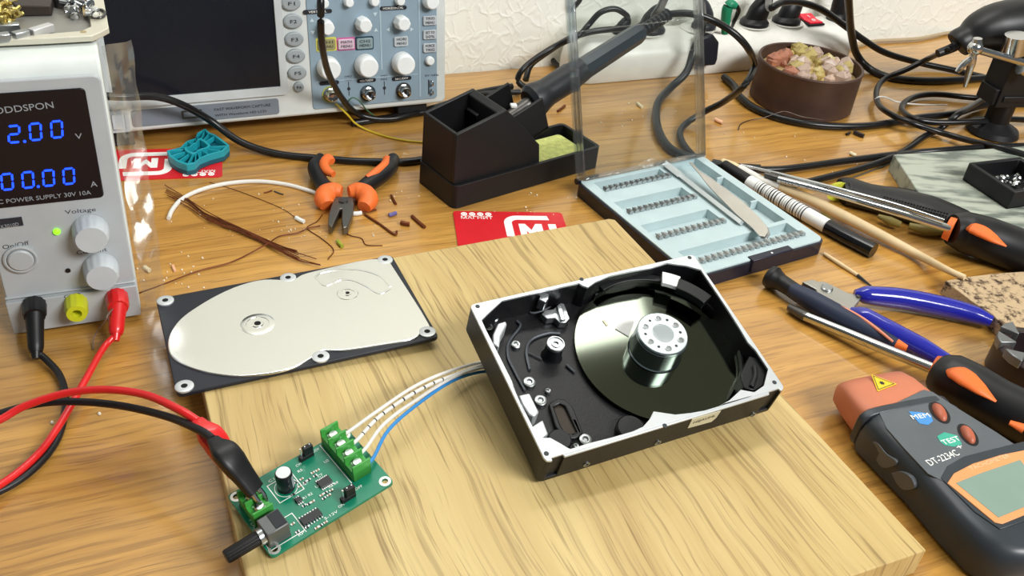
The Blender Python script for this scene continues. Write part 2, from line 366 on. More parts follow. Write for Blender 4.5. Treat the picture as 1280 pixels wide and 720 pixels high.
c_ = FP(26, 323.5); b = B(); T = M.Translation(c_) @ M.Rotation(PI/2, 4, 'X')
b.lathe([(9, 0), (9, 1.4), (8, 1.8), (7.2, 1.4), (7.0, .6)], 32, T); b.lathe([(6.8, .5), (6.8, 2.2), (6, 2.9), (.1, 3)], 32, T); obj('power_button', b, psm, t)
c_ = FP(71, 289); b = B(); b.lathe([(1.9, 0), (1.9, 1), (1, 1.9), (.1, 2)], 14, M.Translation(c_) @ M.Rotation(PI/2, 4, 'X')); obj('indicator_light', b, mat('green lit lamp', (120, 220, 30), .3, emit=2.5), t)
c_ = FP(85, 338); b = B(); b.lathe([(1.5, 0), (1.5, .4), (.1, .5)], 14, M.Translation(c_) @ M.Rotation(PI/2, 4, 'X')); obj('unlit_indicator', b, mat('dark lens', (24, 26, 30), .3), t)
def post(u, v, m, name, L=12):
    c_ = FP(u, v, -6); b = B(); T = M.Translation(c_) @ M.Rotation(PI/2, 4, 'X'); n = 48; R = []
    for z_, rr in ((0, 6.6), (L*.8, 6.4), (L, 5.6), (L, 2.8), (L-6, 2.6)):
        R.append([T @ V(((rr-(.3 if j % 4 < 2 and rr > 6 else 0))*math.cos(2*PI*j/n), (rr-(.3 if j % 4 < 2 and rr > 6 else 0))*math.sin(2*PI*j/n), z_)) for j in range(n)])
    b.rings(R); obj(name, b, m, t); return c_
yel = mat('yellow plastic', (206, 210, 40), .4)
cB = post(43, 381, blk, 'black_terminal'); post(95, 378, yel, 'yellow_terminal'); cR = post(146, 371, red, 'red_terminal')
for x in (-64, -8):
    for y in (8, 190): obj('foot', B().cyl((x, y, 0), (x, y, 3.2), 5), blk, t)

# ------------------------------------------------------------------ plastic film hanging beside the supply
film = clear('crinkled clear film', (243, 244, 243), 1.0, .16, .06)
b = B(); R = []
nz = 40; path = [(1, 4), (3.5, 5.5), (6.5, 5.6), (9.5, 7.6), (12.5, 7.8), (15.5, 10)]
for i in range(nz+1):
    z_ = 2+i*(171/nz); tw = (1-i/nz)
    R.append([(x*(1-.12*tw)+math.sin(i*.9+j)*.5+(1.6 if j else 1.2), y+math.cos(i*.7+j*2)*.6, z_) for j, (x, y) in enumerate(path)])
nn = len(path)
vs = [p_ for r_ in R for p_ in r_]; b.add(vs, [(i*nn+j, i*nn+j+1, (i+1)*nn+j+1, (i+1)*nn+j) for i in range(nz) for j in range(nn-1)])
fo = obj('plastic_film', b, film, fr=PF)
tag(fo, 'crinkled clear plastic film hanging along the right side of the power supply', 'plastic film')

# ------------------------------------------------------------------ metal tray with screws on top of the supply
zt = 169
q0 = at(137, 41, zt+1.5); TF = Fr((q0.x, q0.y, zt), .46)
cream = mat('cream painted metal', (208, 204, 186), .45, .2); gr = mat('grey pressed metal', (150, 148, 142), .45, .5, var=.12, scale=30)
t = thing('drive_chassis', 'upturned cream metal chassis plate holding screws on top of the power supply', 'metal plate', TF)
b = B(); b.prism([(0, 3), (-5, -4), (-9, -8), (-30, -8.5), (-100, -8), (-100, 78), (0, 78)], 0, 3.4, [[(-9, 6), (-14, 0), (-40, -3), (-96, -4), (-96, 74), (-9, 74)]]); obj('rim', b, cream, t, .5)
b = B(); b.box(-98, -6, -5, 76, .0, 1.3); obj('plate', b, gr, t)
b = B(); b.prism([(-40, -4), (-60, -3.9), (-96, -3), (-96, 22), (-70, 16), (-50, 6)], 1.3, 1.9); obj('dark_recess', b, mat('dark grey recess', (96, 96, 98), .5), t)
b = B(); b.box(-12, -9.2, 22, 70, 3.3, 4); b.cyl((-13, -2, 3.3), (-13, -2, 3.6), 1.6, n=12); obj('rim_mark', b, mat('tan paint', (170, 150, 110), .5), t)
def trayp(u, v, h=0): q = TF.z(u, v, 2+h); return V((q[0], q[1], 2+h))
sc_gold = mat('brass screw', (196, 176, 104), .3, .9)
def screw_mesh(m, L=5.5, r=1.2):
    b = B(); b.lathe([(2.4, 0), (2.4, .9), (1.8, 1.7), (.1, 1.9)], 10, M.Translation((0, 0, 0)) @ M.Rotation(PI/2, 4, 'Y')); b.cyl((0, 0, 0), (-L, 0, 0), r, r*.9, 8); return b
def scatter(m, n, u0, u1, v0, v1, label, group, L, seed):
    R_ = random.Random(seed); first = None
    for i in range(n):
        u, v = R_.uniform(u0, u1), R_.uniform(v0, v1); h = 2.2+R_.choice((0, 0, 2.2, 4)) 
        q = trayp(u, v, h-1); wp = TF.m @ q
        fr = Fr(None, m=M.Translation(wp) @ M.Rotation(R_.uniform(0, 2*PI), 4, 'Z') @ M.Rotation(R_.uniform(-.35, .35), 4, 'Y'))
        if first is None: first = tag(obj('screw', screw_mesh(m, L), m, fr=fr), label, 'screw', group)
        else: dup(first, fr)
scatter(sc_gold, 22, -8, 20, 4, 30, 'small brass coloured screw heaped at the left of the chassis plate', 'brass screws on the chassis plate', 6, 3)
scatter(chrome, 26, 84, 120, 0, 21, 'small silver screw heaped at the right of the chassis plate', 'silver screws on the chassis plate', 5, 4)
for (u0, v0, u1, v1, lb, m_) in ((-4, 36, 25, 33.5, 'grey metal bar lying behind the front row of blocks on the plate', steel), (-5, 48, 13, 46, 'left grey block in the front row on the chassis plate', steel), (17, 46, 36, 42, 'middle grey block in the front row on the chassis plate', steel), (39, 42, 65, 34, 'long pale block at the right end of the front row on the chassis plate', mat('pale metal', (205, 205, 205), .4, .5))):
    a = trayp(u0, v0, 2); c = trayp(u1, v1, 2); d = c-a; L = d.length; wp = TF.m @ ((a+c)/2); fr = Fr((wp.x, wp.y, zt+1.95), .46+math.atan2(d.y, d.x))
    tag(obj('metal_block', B().box(-L/2, L/2, -2.4, 2.4, 0, 4.4), m_, fr=fr, bevel=.5), lb, 'metal block')
a = trayp(43, 14, 0); wp = TF.m @ a; b = B(); b.prism([(-9, -5), (8, -8), (11, 5), (4, 11), (-6, 9), (-10, 3)], 0, 6); 
tag(obj('magnet_bracket', b, mat('dark oxidised metal', (62, 54, 50), .5, .4), fr=Fr((wp.x, wp.y, zt+1.4), .6), bevel=.8), 'dark angular magnet bracket lying between the screw heaps', 'bracket')
a = trayp(78, 6, 0); wp = TF.m @ a
tag(obj('round_magnet', B().lathe([(5, 0), (5, 5), (3, 6), (.1, 6)], 20), dsteel, fr=Fr((wp.x, wp.y, zt+1.4))), 'dark round metal piece left of the silver screws on the plate', 'magnet')
a = trayp(125, 22, 0); wp = TF.m @ a; b = B(); pts = [(3*math.cos(a_*PI/8), 6.5*math.sin(a_*PI/8), 2.2) for a_ in range(16)]
b.tube(pts+[pts[0]], .8, 8, 2); tag(obj('metal_ring', b, dsteel, fr=Fr((wp.x, wp.y, zt+2.1), .4)), 'small dark oval ring standing at the right rim of the plate', 'ring')

# ------------------------------------------------------------------ oscilloscope
q0 = at(557, 128, 14); base = Fr((q0.x, q0.y, 0), .4862)
ph = M.Translation((0, 0, 14)) @ M.Rotation(-.148, 4, 'X')
SF = Fr(None, m=base.m @ ph)           # tilted front face frame: x right, z up the face, -y towards viewer
t = thing('oscilloscope', 'white bench oscilloscope with dark blank screen leaning at the wall side', 'oscilloscope', base)
def so(name, b, m, bevel=0, par=None): 
    b.v = [ph @ v for v in b.v]; return obj(name, b, m, par or t, bevel)
def SP(u, v, y=0): q = SF.y(u, v, y); return V((q[0], y, q[1]))
osw = mat('white grey case plastic', (205, 210, 208), .42); obl = mat('blue grey panel', (136, 156, 170), .4, var=.08, scale=25)
xl = -312
b = B(); b.prism(rrect(xl, 0, 0, 158, 5), 0, 62); b.v = [V((v.x, v.z, v.y)) for v in b.v]; so('case', b, osw, 2)
b = B(); 
for x in (xl+30, -30): b.box(x-14, x+14, 6, 20, -12.5, 1); b.box(x-12, x+12, 46, 56, -6, 1)
so('feet', b, blkm, 1)
s0 = SP(131, 55, -1); s1 = SP(141, 121, -1); s2 = SP(352, 111.5, -1); s3 = SP(340, 0, -1)
xs0 = (s0.x+s1.x)/2; xs1 = (s2.x+s3.x)/2; zs = (s1.z+s2.z)/2
b = B(); fm = rrect(xs0-8, xs1+6, zs-7, 152, 3); hl = rrect(xs0, xs1, zs, 147, 1); b.prism(fm, -.2, 3, [hl]); b.v = [V((v.x, -v.z, v.y)) for v in b.v]; so('screen_bezel', b, mat('pale bezel', (190, 196, 198), .4), 1)
b = B(); b.box(xs0-.5, xs1+.5, -.9, .3, zs-.5, 147.5); so('screen', b, mat('blank screen glass', (22, 24, 32), .22, var=.02))
# control panel
pp = [SP(u, v, -.8) for u, v in ((383, 3), (391, 136), (548, 123.6), (544, 3))]
xa = (pp[0].x+pp[1].x)/2; xb = (pp[2].x+pp[3].x)/2; za = (pp[1].z+pp[2].z)/2
b = B(); b.prism(rrect(xa, xb, za, 152, 3), 0, 1); b.v = [V((v.x, -v.z, v.y)) for v in b.v]; so('control_panel', b, obl, .4)
b = B(); xm1 = SP(476, 60).x; xm2 = SP(524, 60).x; b.box(xm1-.7, xm1+.7, -1.3, -.9, za+30, 151); b.box(xm2-.7, xm2+.7, -1.3, -.9, za+3, 151); b.box(xa+4, xm2-2, -1.25, -.9, SP(450, 98).z-.4, SP(450, 98).z+.4); so('panel_line', b, mat('pale blue print', (160, 180, 192), .5))
kw = mat('white knob', (232, 236, 236), .35)
def oknob(u, v, r, L, n=8):
    c_ = SP(u, v, -1-L*.5); c_.y = -1; b = B(); T = M.Translation(c_) @ M.Rotation(PI/2, 4, 'X')
    b.lathe([(r*1.02, 0), (r, L*.25), (r*.92, L*.85), (r*.82, L), (.1, L)], n*3 if n > 8 else n, T); so('knob', b, kw, .5)
for u, v in ((405, 4), (436, 3), (468, 2), (500, 1)): oknob(u, v, 3.9, 7, 12)
oknob(539, 2, 6.6, 10, 10)
for u, v in ((408, 34), (455, 31), (503, 29)): oknob(u, v, 6.6, 12)
for u, v in ((412, 86), (459, 83), (505, 80)): oknob(u, v, 9.6, 12, 10)
oknob(537.5, 76, 3.9, 5, 12)
def btn(u, v, w_, h_, m_, rim=None, txt=()):
    c_ = SP(u, v, -1.5)
    if rim: b = B(); b.prism(rrect(c_.x-w_/2-1.2, c_.x+w_/2+1.2, c_.z-h_/2-1.2, c_.z+h_/2+1.2, 1.5), .8, 1.4); b.v = [V((q.x, -q.z, q.y)) for q in b.v]; so('button_surround', b, rim)
    b = B(); b.prism(rrect(c_.x-w_/2, c_.x+w_/2, c_.z-h_/2, c_.z+h_/2, 1.2), .9, 3.2); b.v = [V((q.x, -q.z, q.y)) for q in b.v]; o = so('button', b, m_, .5)
    if txt:
        b = B()
        for i, s_ in enumerate(txt): z_ = c_.z+(1.0 if len(txt) > 1 else -1)-i*3.6; b.text(s_, (c_.x-w_*.34, -3.3, z_), (c_.x+w_*.34, -3.3, z_), 2.2, NF, .2)
        so('button_lettering', b, dink, par=o); 
gb = mat('pale grey button', (186, 192, 196), .4); gbd = mat('grey button', (150, 158, 162), .4)
btn(408, 55.5, 15, 9, mat('olive grey button', (150, 145, 100), .4), mat('yellow rim', (216, 214, 90), .4), ('CH1', 'MENU'))
btn(432.5, 55, 14, 8.5, mat('pink grey button', (205, 180, 196), .4), mat('magenta rim', (196, 96, 150), .4), ('MATH', 'MENU'))
btn(455.5, 54, 14, 9, mat('teal grey button', (136, 156, 158), .4), mat('dark teal rim', (34, 66, 84), .4), ('CH2', 'MENU'))
btn(501, 51.5, 12.5, 8.5, gb, None, ('HORI', 'MENU'))
for v, tx in ((25.5, ('TRIG', 'MENU')), (43, ('SET TO', '50%')), (59.5, ('FORCE', 'TRIG'))): btn(536.8, v, 12, 8, gb, None, tx)
for u, v, w_ in ((397, 14.5, 24), (491.5, 10, 24), (411.6, 103.5, 17), (458, 100.5, 17), (502, 98, 18)):
    c_ = SP(u, v, -1.2); b = B(); b.prism(rrect(c_.x-w_/2, c_.x+w_/2, c_.z-1.7, c_.z+1.7, 1.6), 0, 1)
    b.v = [V((q.x, -.6-q.z, q.y)) for q in b.v]; so('black_tag', b, mat('black tag', (24, 26, 34), .5))
b = B()
for u, v, tx, w_ in ((397, 14.5, 'VERTICAL', 15), (491.5, 10, 'HORIZONTAL', 18), (458, 100.5, 'VOLTS/DIV', 12), (502, 98, 'SEC/DIV', 12)):
    c_ = SP(u, v, -1.7); b.text(tx, c_+V((-w_/2, -.1, -.9)), c_+V((w_/2, -.1, -.9)), 1.8, NF)
so('tag_lettering', b, ink)
for u, v, d_ in ((390, 25, 1), (391, 41, -1), (469, 18, -1), (470, 37, 1), (485, 37, 2), (515, 36.5, 3)):
    c_ = SP(u, v, -1.1); T_ = {1: [(-1.8, -1.5), (1.8, -1.5), (0, 1.5)], -1: [(-1.8, 1.5), (0, -1.5), (1.8, 1.5)], 2: [(1.5, -1.8), (1.5, 1.8), (-1.5, 0)], 3: [(-1.5, -1.8), (1.5, 0), (-1.5, 1.8)]}[d_]
    b = B(); b.add([(c_.x+x, -1.2, c_.z+z) for x, z in T_]+[(c_.x+x, -.9, c_.z+z) for x, z in T_], [(0, 1, 2), (5, 4, 3), (0, 3, 4, 1), (1, 4, 5, 2), (2, 5, 3, 0)])
    so('panel_arrow', b, mat('pale print', (190, 208, 216), .5))
b = B()
for u, v in ((436, 111), (480.5, 110)):
    c_ = SP(u, v, -1.1); b.cyl((c_.x, -.9, c_.z), (c_.x, -1.2, c_.z), 1.5, n=10); b.box(c_.x-.35, c_.x+.35, -1.15, -.9, c_.z-6, c_.z+6); b.text('MAX', (c_.x-3, -1.1, c_.z+7), (c_.x+3, -1.1, c_.z+7), 1.6, NF); b.text('1MΩ', (c_.x-3, -1.1, c_.z+10), (c_.x+3, -1.1, c_.z+10), 1.6, NF)
so('input_print', b, dink)
for u, v, rm in ((414, 119, mat('yellow ring', (176, 180, 70), .5)), (461, 117.5, mat('dark teal ring', (60, 76, 84), .5)), (505.5, 114, mat('dark ring', (70, 70, 70), .5))):
    c_ = SP(u, v, -4); c_.y = -1; T = M.Translation(c_) @ M.Rotation(PI/2, 4, 'X')
    o = so('input_ring', B().lathe([(7.2, 0), (7.2, .6), (6.4, .6), (6.4, 0)], 28, T), rm)
    b = B(); b.lathe([(5.6, 0), (5.6, 1.6), (4.6, 2), (4.6, 8.6), (3.9, 9), (3.9, 2.2), (.1, 2.2)], 24, T); b.lathe([(1.3, 2), (1.3, 7), (.1, 7)], 10, T); b.box(c_.x-5.8, c_.x+5.8, -5, -3.8, c_.z-.7, c_.z+.7); so('input_socket', b, chrome)
c_ = SP(539.5, 109, -1.4); b = B()
for dz in (-4, 4): b.tube([(c_.x, -1, c_.z+dz-2), (c_.x, -4.5, c_.z+dz-1.6), (c_.x, -4.5, c_.z+dz+1.6), (c_.x, -1, c_.z+dz+2)], .8, 8)
so('probe_hook', b, chrome); b = B(); b.box(c_.x-3.2, c_.x-2, -1.2, -.9, c_.z-6, c_.z+7); b.text('5V 1kHz', (c_.x-6, -1.1, c_.z+10), (c_.x+7, -1.1, c_.z+10), 1.7, NF); so('hook_print', b, dink)
# function keys
for i, (u, v) in enumerate(((363.6, 4), (366, 26.5), (367.6, 49), (369.6, 70), (371.6, 91))):
    c_ = SP(u, v, -1.5); b = B(); T = M.Translation((c_.x, 0, c_.z)) @ M.Rotation(PI/2, 4, 'X') @ M.Diagonal((1.25, .95, 1, 1))
    b.lathe([(6.2, 0), (6.2, 2.4), (5.2, 3.4), (.1, 3.6)], 24, T); o = so('function_key', b, gbd)
    b = B(); b.text('F%d' % (i+1), (c_.x-2.6, -3.6, c_.z-1.3), (c_.x+2.8, -3.6, c_.z-1.3), 2.8, NF, .3); so('key_lettering', b, dink, par=o)
    b = B(); b.box(xs1+6.5, c_.x-7.5, -.5, .2, c_.z-.5, c_.z+.5); so('key_line', b, mat('grey line', (120, 126, 130), .5))
c_ = SP(373.4, 108.5, -1.5); b = B(); b.lathe([(4.2, 0), (4.2, 2.6), (3.4, 3.4), (.1, 3.5)], 20, M.Translation((c_.x, 0, c_.z)) @ M.Rotation(PI/2, 4, 'X')); o = so('function_key', b, gbd)
b = B(); b.text('F6', (c_.x-2, -3.6, c_.z-1), (c_.x+2, -3.6, c_.z-1), 2.2, NF, .3); so('key_lettering', b, dink, par=o)
# lower strip
a = SP(166, 157, -.5); c = SP(348, 124, -.5); a2 = SP(345, 145, -.5)
b = B(); b.prism(rrect(a.x, c.x, (a.z+a2.z)/2, (c.z+SP(166, 137, -.5).z)/2, 2.5), -.2, .8); b.v = [V((q.x, -q.z, q.y)) for q in b.v]; so('model_strip', b, mat('slate label', (118, 126, 136), .4), .3)
zc = ((a.z+a2.z)/2+(c.z+SP(166, 137, -.5).z)/2)/2
xt = SP(268, 138, -1).x; b = B(); b.text('FAST WAVEFORM CAPTURE', (xt, -.9, zc+.8), (xt+46, -.9, zc+.8), 2.2, NF); b.text('WITH Waveform HD LCD', (xt, -.9, zc-4), (xt+42, -.9, zc-4), 2.0, NF); so('strip_lettering', b, dink)
xu = SP(240, 143, -1).x; b = B(); b.prism(rrect(xu-8, xu+8, zc-3.4, zc+3.4, .8), .2, 1.6, [rrect(xu-6.6, xu+6.6, zc-2.2, zc+2.2, .3)]); b.v = [V((q.x, -q.z, q.y)) for q in b.v]; so('usb_port', b, dsteel)
xp = SP(148, 152, -.5); b = B(); b.prism(rrect(xp.x-9, xp.x+8, xp.z-9, xp.z+9, 1), 0, .8, [rrect(xp.x-6, xp.x+5, xp.z-7, xp.z+7, 1)]); b.prism(rrect(xp.x-4.5, xp.x+3.5, xp.z-6, xp.z+6, .8), 0, 2); b.v = [V((q.x, -q.z, q.y)) for q in b.v]; so('power_switch', b, gb, .3)

# ------------------------------------------------------------------ cards
def card(fr, w_, h_, lab, logo_u, flip=False):
    t = thing('plastic_card', lab, 'card', fr)
    cm = mat('red card', (205, 30, 40), .35, coat=.2)
    obj('card', B().prism(rrect(-w_/2, w_/2, -h_/2, h_/2, 3.2), 0, .8), cm, t)
    b = B(); x0 = -w_/2+5.5
    b.text('МАГНИТ', (x0, h_/2-11.6, .8), (x0+24.5, h_/2-11.6, .8), 3.6, (0, 0, 1), .08)
    for k_ in range(4):
        cx_, cy_ = x0+2.8+k_*6.3, h_/2-4.4
        b.prism(circ(cx_, cy_, 2.5, 14), .8, .92, [circ(cx_-.9, cy_, .6, 6), circ(cx_+.9, cy_, .6, 6)])
    b.box(x0, x0+24.5, h_/2-7.6, h_/2-7.2, .8, .9)
    obj('card_lettering', b, ink, t)
    # logo: rounded open frame around a letter M
    b = B(); lx, ly, lw, lh, th = -w_/2+38, -h_/2+6, 40, h_-12, 6; T2 = h_/2-6
    o_ = []; 
    def arc(cx_, cy_, r, a0, a1, n=6): return [(cx_+r*math.cos(a0+(a1-a0)*i/n), cy_+r*math.sin(a0+(a1-a0)*i/n)) for i in range(n+1)]
    top = T2; R1 = 11
    b.prism([(lx+lw-5, top), ]+arc(lx+R1, top-R1, R1, PI/2, PI)+[(lx, ly+12), (lx+th, ly+12)]+arc(lx+R1, top-R1, R1-th, PI, PI/2)+[(lx+lw-4, top-th)], .8, .92)
    b.prism([(lx+5, ly)]+arc(lx+lw-R1, ly+R1, R1, -PI/2, 0)+[(lx+lw, top-12), (lx+lw-th, top-12)]+arc(lx+lw-R1, ly+R1, R1-th, 0, -PI/2)+[(lx+4, ly+th)], .8, .92)
    mx0, my0, mw, mh = lx+11, ly+10, 18, h_-34
    b.prism([(mx0, my0), (mx0, my0+mh), (mx0+5, my0+mh), (mx0+9, my0+mh*.55), (mx0+13, my0+mh), (mx0+mw, my0+mh), (mx0+mw, my0), (mx0+mw-5, my0), (mx0+mw-5, my0+mh*.5), (mx0+9, my0+mh*.08), (mx0+5, my0+mh*.5), (mx0+5, my0)], .8, .92)
    obj('card_logo', b, ink, t)
p0 = at(566, 264, .5); p1 = at(702, 266, .5); yw = math.atan2(p1.y-p0.y, p1.x-p0.x)
fr = Fr((p0.x, p0.y, 0), yw); cfr = Fr(fr.w(43, -27), yw); card(cfr, 86, 54, 'red plastic loyalty card slid under the far edge of the oak board', 0)
p0 = at(285, 191, .5); p1 = at(277, 221, .5); yw2 = math.atan2(at(278, 221, .5).y-at(160, 225, .5).y, at(278, 221, .5).x-at(160, 225, .5).x)
fr = Fr((p1.x, p1.y, 0), yw2); cfr = Fr(fr.w(-42.5, 25), yw2+PI); card(cfr, 86, 50, 'red plastic card lying upside down beneath the teal connector', 0)

# ------------------------------------------------------------------ teal connector
ctr = at(248, 192, 1); TFr = Fr((ctr.x, ctr.y, .9), 0)
teal = mat('teal plastic', (30, 152, 166), .4); tdk = mat('deep teal plastic', (12, 84, 100), .45)
out = [TFr.z(u, v, 6) for u, v in ((209, 193), (226, 189), (234, 181), (245, 177), (247, 171), (257, 165), (262, 170), (270, 173), (287, 186), (280, 193), (262, 198), (250, 203), (244, 209), (234, 211), (222, 207), (212, 200))]
t = thing('connector_shell', 'broken teal plastic connector shell lying on the left red card', 'connector', TFr)
obj('base', B().prism(out, 0, 4), tdk, t, .5)
b = B(); cxm = sum(p_[0] for p_ in out)/len(out); cym = sum(p_[1] for p_ in out)/len(out)
inn = [((x-cxm)*.92+cxm, (y-cym)*.91+cym) for x, y in out]; b.prism(out, 4, 9.5, [inn])
mid = [((x-cxm)*.42+cxm, (y-cym)*.45+cym) for x, y in out]; mid2 = [((x-cxm)*.34+cxm, (y-cym)*.36+cym) for x, y in out]; b.prism(mid, 4, 10.5, [mid2])
for i in range(len(out)):
    b.tube([(mid[i][0], mid[i][1], 7), (inn[i][0], inn[i][1], 7)], .55, 6, 1, sz=4.6)
obj('ribs', b, teal, t, .2)

# ------------------------------------------------------------------ drive cover
cfr = Fr(None, m=M.Translation((-126.9, 440.0, 23.2)) @ M.Rotation(.4796, 4, 'Z') @ M.Rotation(-.035, 4, 'Y'))
t = thing('drive_cover', 'shiny rectangular hard drive cover with black rim resting on the board corner', 'drive cover', cfr)
def cz(u, v, h=0): return cfr.z(u, v, h)
Wc, Hc = 74.6, 45.6
mirror = mat('bright stamped steel', (238, 239, 234), .2, 1, var=.015, scale=12); seal = mat('black cover rim', (30, 33, 42), .45)
b = B(); b.prism(rrect(-Wc, Wc, -Hc, Hc, 3), -3, -.4); obj('rim', b, seal, t, .5)
pl = [(488.5, 328), (463, 323.5), (385, 340.5), (365, 349), (330, 349), (300, 356), (270, 369), (240, 387), (222, 402), (211, 420), (210, 436), (217, 448), (232, 457), (262, 466), (300, 470), (340, 466), (370, 458), (394, 444), (404, 438), (420, 438), (436, 437), (480, 430), (518, 423), (528, 411), (537, 406)]
poly = [cz(u, v, .6) for u, v in pl]; poly = [(q.x, q.y) for q in spline([V((*p_, 0)) for p_ in poly+poly[:1]], 4)[:-1]]
b = B(); b.prism(poly, -1, .6); obj('raised_plate', b, mirror, t, 1.2, seg=3)
b = B(); 
def strip(b, pts, r, h): b.tube([(*cz(u, v, h), h) for u, v in pts], r, 8, 5, sz=.5)
strip(b, [(394, 346), (402, 341), (425, 337), (452, 338), (474, 345), (488, 358)], .7, .6); strip(b, [(394, 346), (406, 357), (425, 350), (442, 351), (458, 358), (474, 367), (488, 361)], .7, .6)
obj('pressed_arc', b, mirror, t)
for (u, v, r) in ((322, 405, 6.4), (434.5, 367, 4.2)):
    x, y = cz(u, v, .6); b = B(); T = M.Translation((x, y, .5))
    b.lathe([(r*1.6, 0), (r*1.5, .35), (r*1.05, .4), (r, -.05)], 30, T, caps=False); b.lathe([(r*.55, .1), (r*.5, .6), (r*.3, .7)], 24, T); o = obj('boss', b, mirror, t)
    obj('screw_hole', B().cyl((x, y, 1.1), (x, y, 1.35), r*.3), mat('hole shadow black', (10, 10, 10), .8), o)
for (u, v) in ((206, 373), (357, 340), (479, 321), (534, 415), (402, 449), (230, 487)):
    x, y = cz(u, v, 0); b = B(); x = max(-Wc+4.8, min(Wc-4.8, x)); y = max(-Hc+4.8, min(Hc-4.8, y)); T = M.Translation((x, y, -.5))
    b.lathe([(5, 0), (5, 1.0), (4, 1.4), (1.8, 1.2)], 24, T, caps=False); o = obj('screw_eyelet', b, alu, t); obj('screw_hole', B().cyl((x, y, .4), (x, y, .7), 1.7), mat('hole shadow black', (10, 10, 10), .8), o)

# ------------------------------------------------------------------ open hard drive
exx = V((math.cos(.5022), math.sin(.5022), .0352)).normalized(); eyy = V((-math.sin(.5022), math.cos(.5022), .2702)); ezz = exx.cross(eyy).normalized(); eyy = ezz.cross(exx)
HF = Fr(None, m=M(((exx.x, eyy.x, ezz.x, 66.56), (exx.y, eyy.y, ezz.y, 404.17), (exx.z, eyy.z, ezz.z, 57), (0, 0, 0, 1))))
t = thing('hard_drive', 'opened hard disk drive with mirror platter tilted up on the oak board', 'hard drive', HF)
def H(u, v, h=0): return HF.z(u, v, h)
def H3(u, v, h=0): p_ = HF.z(u, v, h); return V((p_[0], p_[1], h))
castb = mat('black cast drive housing', (13, 13, 17), .46, var=.08, bump=.15, bscale=700)
L2, D2 = 73.6, 51
outer = rrect(-L2, L2, -D2, D2, 2.5, 3)
outer = [p_ for p_ in outer if p_[1] > 0]+[(-L2, -D2+2.5), (-L2+.7, -D2+.7), (-L2+2.5, -D2), (-L2+3.6, -D2), (-L2+3.8, -D2+1.7), (-L2+10, -D2+1.7), (-L2+10.4, -D2), (L2-11, -D2), (L2-10.6, -D2+1.7), (L2-3.6, -D2+1.7), (L2-3.2, -D2), (L2-1, -D2+.7), (L2, -D2+2.5)]
cav_px = [(606, 409), (602, 400), (610, 392), (626, 372), (660, 363), (688, 357), (712, 350), (722, 351), (728, 357), (735, 359), (745, 352), (760, 344), (784, 337), (814, 335), (834, 328), (858, 332), (877, 337), (890, 355), (902, 374), (913, 392), (925, 411), (935, 428), (947, 438), (961, 461), (955, 482), (943, 490), (926, 487), (912, 500), (898, 508), (880, 513), (863, 516), (844, 518), (817, 514), (812, 524), (804, 533), (791, 539), (763, 547), (735, 554), (713, 561), (709, 559), (699, 553), (688, 547), (679, 547), (671, 541), (664, 532), (655, 516), (645, 491), (640, 476), (631, 458), (622, 440)]
cav = [H(u, v, 0) for u, v in cav_px]
cav = [(max(-L2+2, min(L2-2, x)), max(-D2+2, min(D2-2, y))) for x, y in cav]
b = B(); b.prism(outer, -1.4, 0, [cav]); obj('top_rim', b, alu, t, .25)
b = B(); b.prism(outer, -20.5, -1.4, [cav]); b.prism(rrect(-L2+.3, L2-.3, -D2+.3, D2-.3, 2.5, 3), -21.5, -18.5)
b.box(-60, 60, -46, 46, -24, -21.5); obj('housing', b, castb, t, .3)
# mounting feet and side screw holes
b = B()
for u, v in ((733, 580), (822, 553), (941, 518)):
    q = HF.y(u, v, -D2); b.lathe([(2, 0), (2, .5), (1.1, .5), (1.1, 0)], 14, M.Translation((q[0], -D2, q[1])) @ M.Rotation(PI/2, 4, 'X'), caps=False)
obj('side_screw_hole', b, steel, t)
lb = [HF.y(u, v, -D2-.2) for u, v in ((859.5, 535), (865, 524), (901, 513.5), (895, 522), (889, 527))]
b = B(); b.add([(x, -D2-.4, z) for x, z in lb]+[(x, -D2, z) for x, z in lb], [tuple(range(5)), tuple(range(9, 4, -1))]+[(i, (i+1) % 5, (i+1) % 5+5, i+5) for i in range(5)])
o = obj('side_label', b, mat('cream paper label', (205, 200, 172), .6), t)
a = HF.y(866, 529.5, -D2-.4); c = HF.y(894, 520.5, -D2-.4); b = B(); b.text('HSJAUML', (a[0], -D2-.45, a[1]), (c[0], -D2-.45, c[1]), 2.2, (0, -1, 0), .1); obj('label_lettering', b, mat('olive ink', (96, 92, 70), .6), o)
# platter and hub
zp = -15
pc = H(822, 437, zp); hubc = H(828.5, 417, 1); pc = ((hubc[0]*2+pc[0])/3, (hubc[1]*2+pc[1])/3)
plat = mat('mirror platter', (82, 87, 77), .07, 1, var=.01, scale=20)
b = B(); pc = (pc[0]+.8, pc[1]); b.lathe([(47.9, zp-1.2), (48, zp-.6), (47.9, zp), (.5, zp)], 96, M.Translation((pc[0], pc[1], 0)), caps=True); o = obj('platter', b, plat, t, angle=60)
hubm = mat('turned hub metal', (176, 188, 192), .22, 1, var=.03)
HZ = 2
T = M.Translation((hubc[0], hubc[1], 0))
b = B(); b.lathe([(15.2, zp), (15.7, zp+.6), (15.2, zp+1.2), (14.8, -3.2+HZ), (14.6, -3.0+HZ), (14.6, -2.2+HZ), (14.8, -2+HZ), (14.8, -1.4+HZ), (14.2, -.8+HZ), (6.2, -.8+HZ), (5.6, -1.5+HZ), (2.5, -1.5+HZ), (2.2, -2.4+HZ), (.1, -2.4+HZ)], 72, T); hb = obj('spindle_hub', b, hubm, t, angle=30)
T = T @ M.Translation((0, 0, HZ))
b = B(); b.lathe([(14.0, -.78), (13.9, -.62), (6.4, -.62), (6.3, -.78)], 60, T); obj('clamp_disc', b, mat('satin clamp', (208, 216, 220), .34, .9), hb)
b = B()
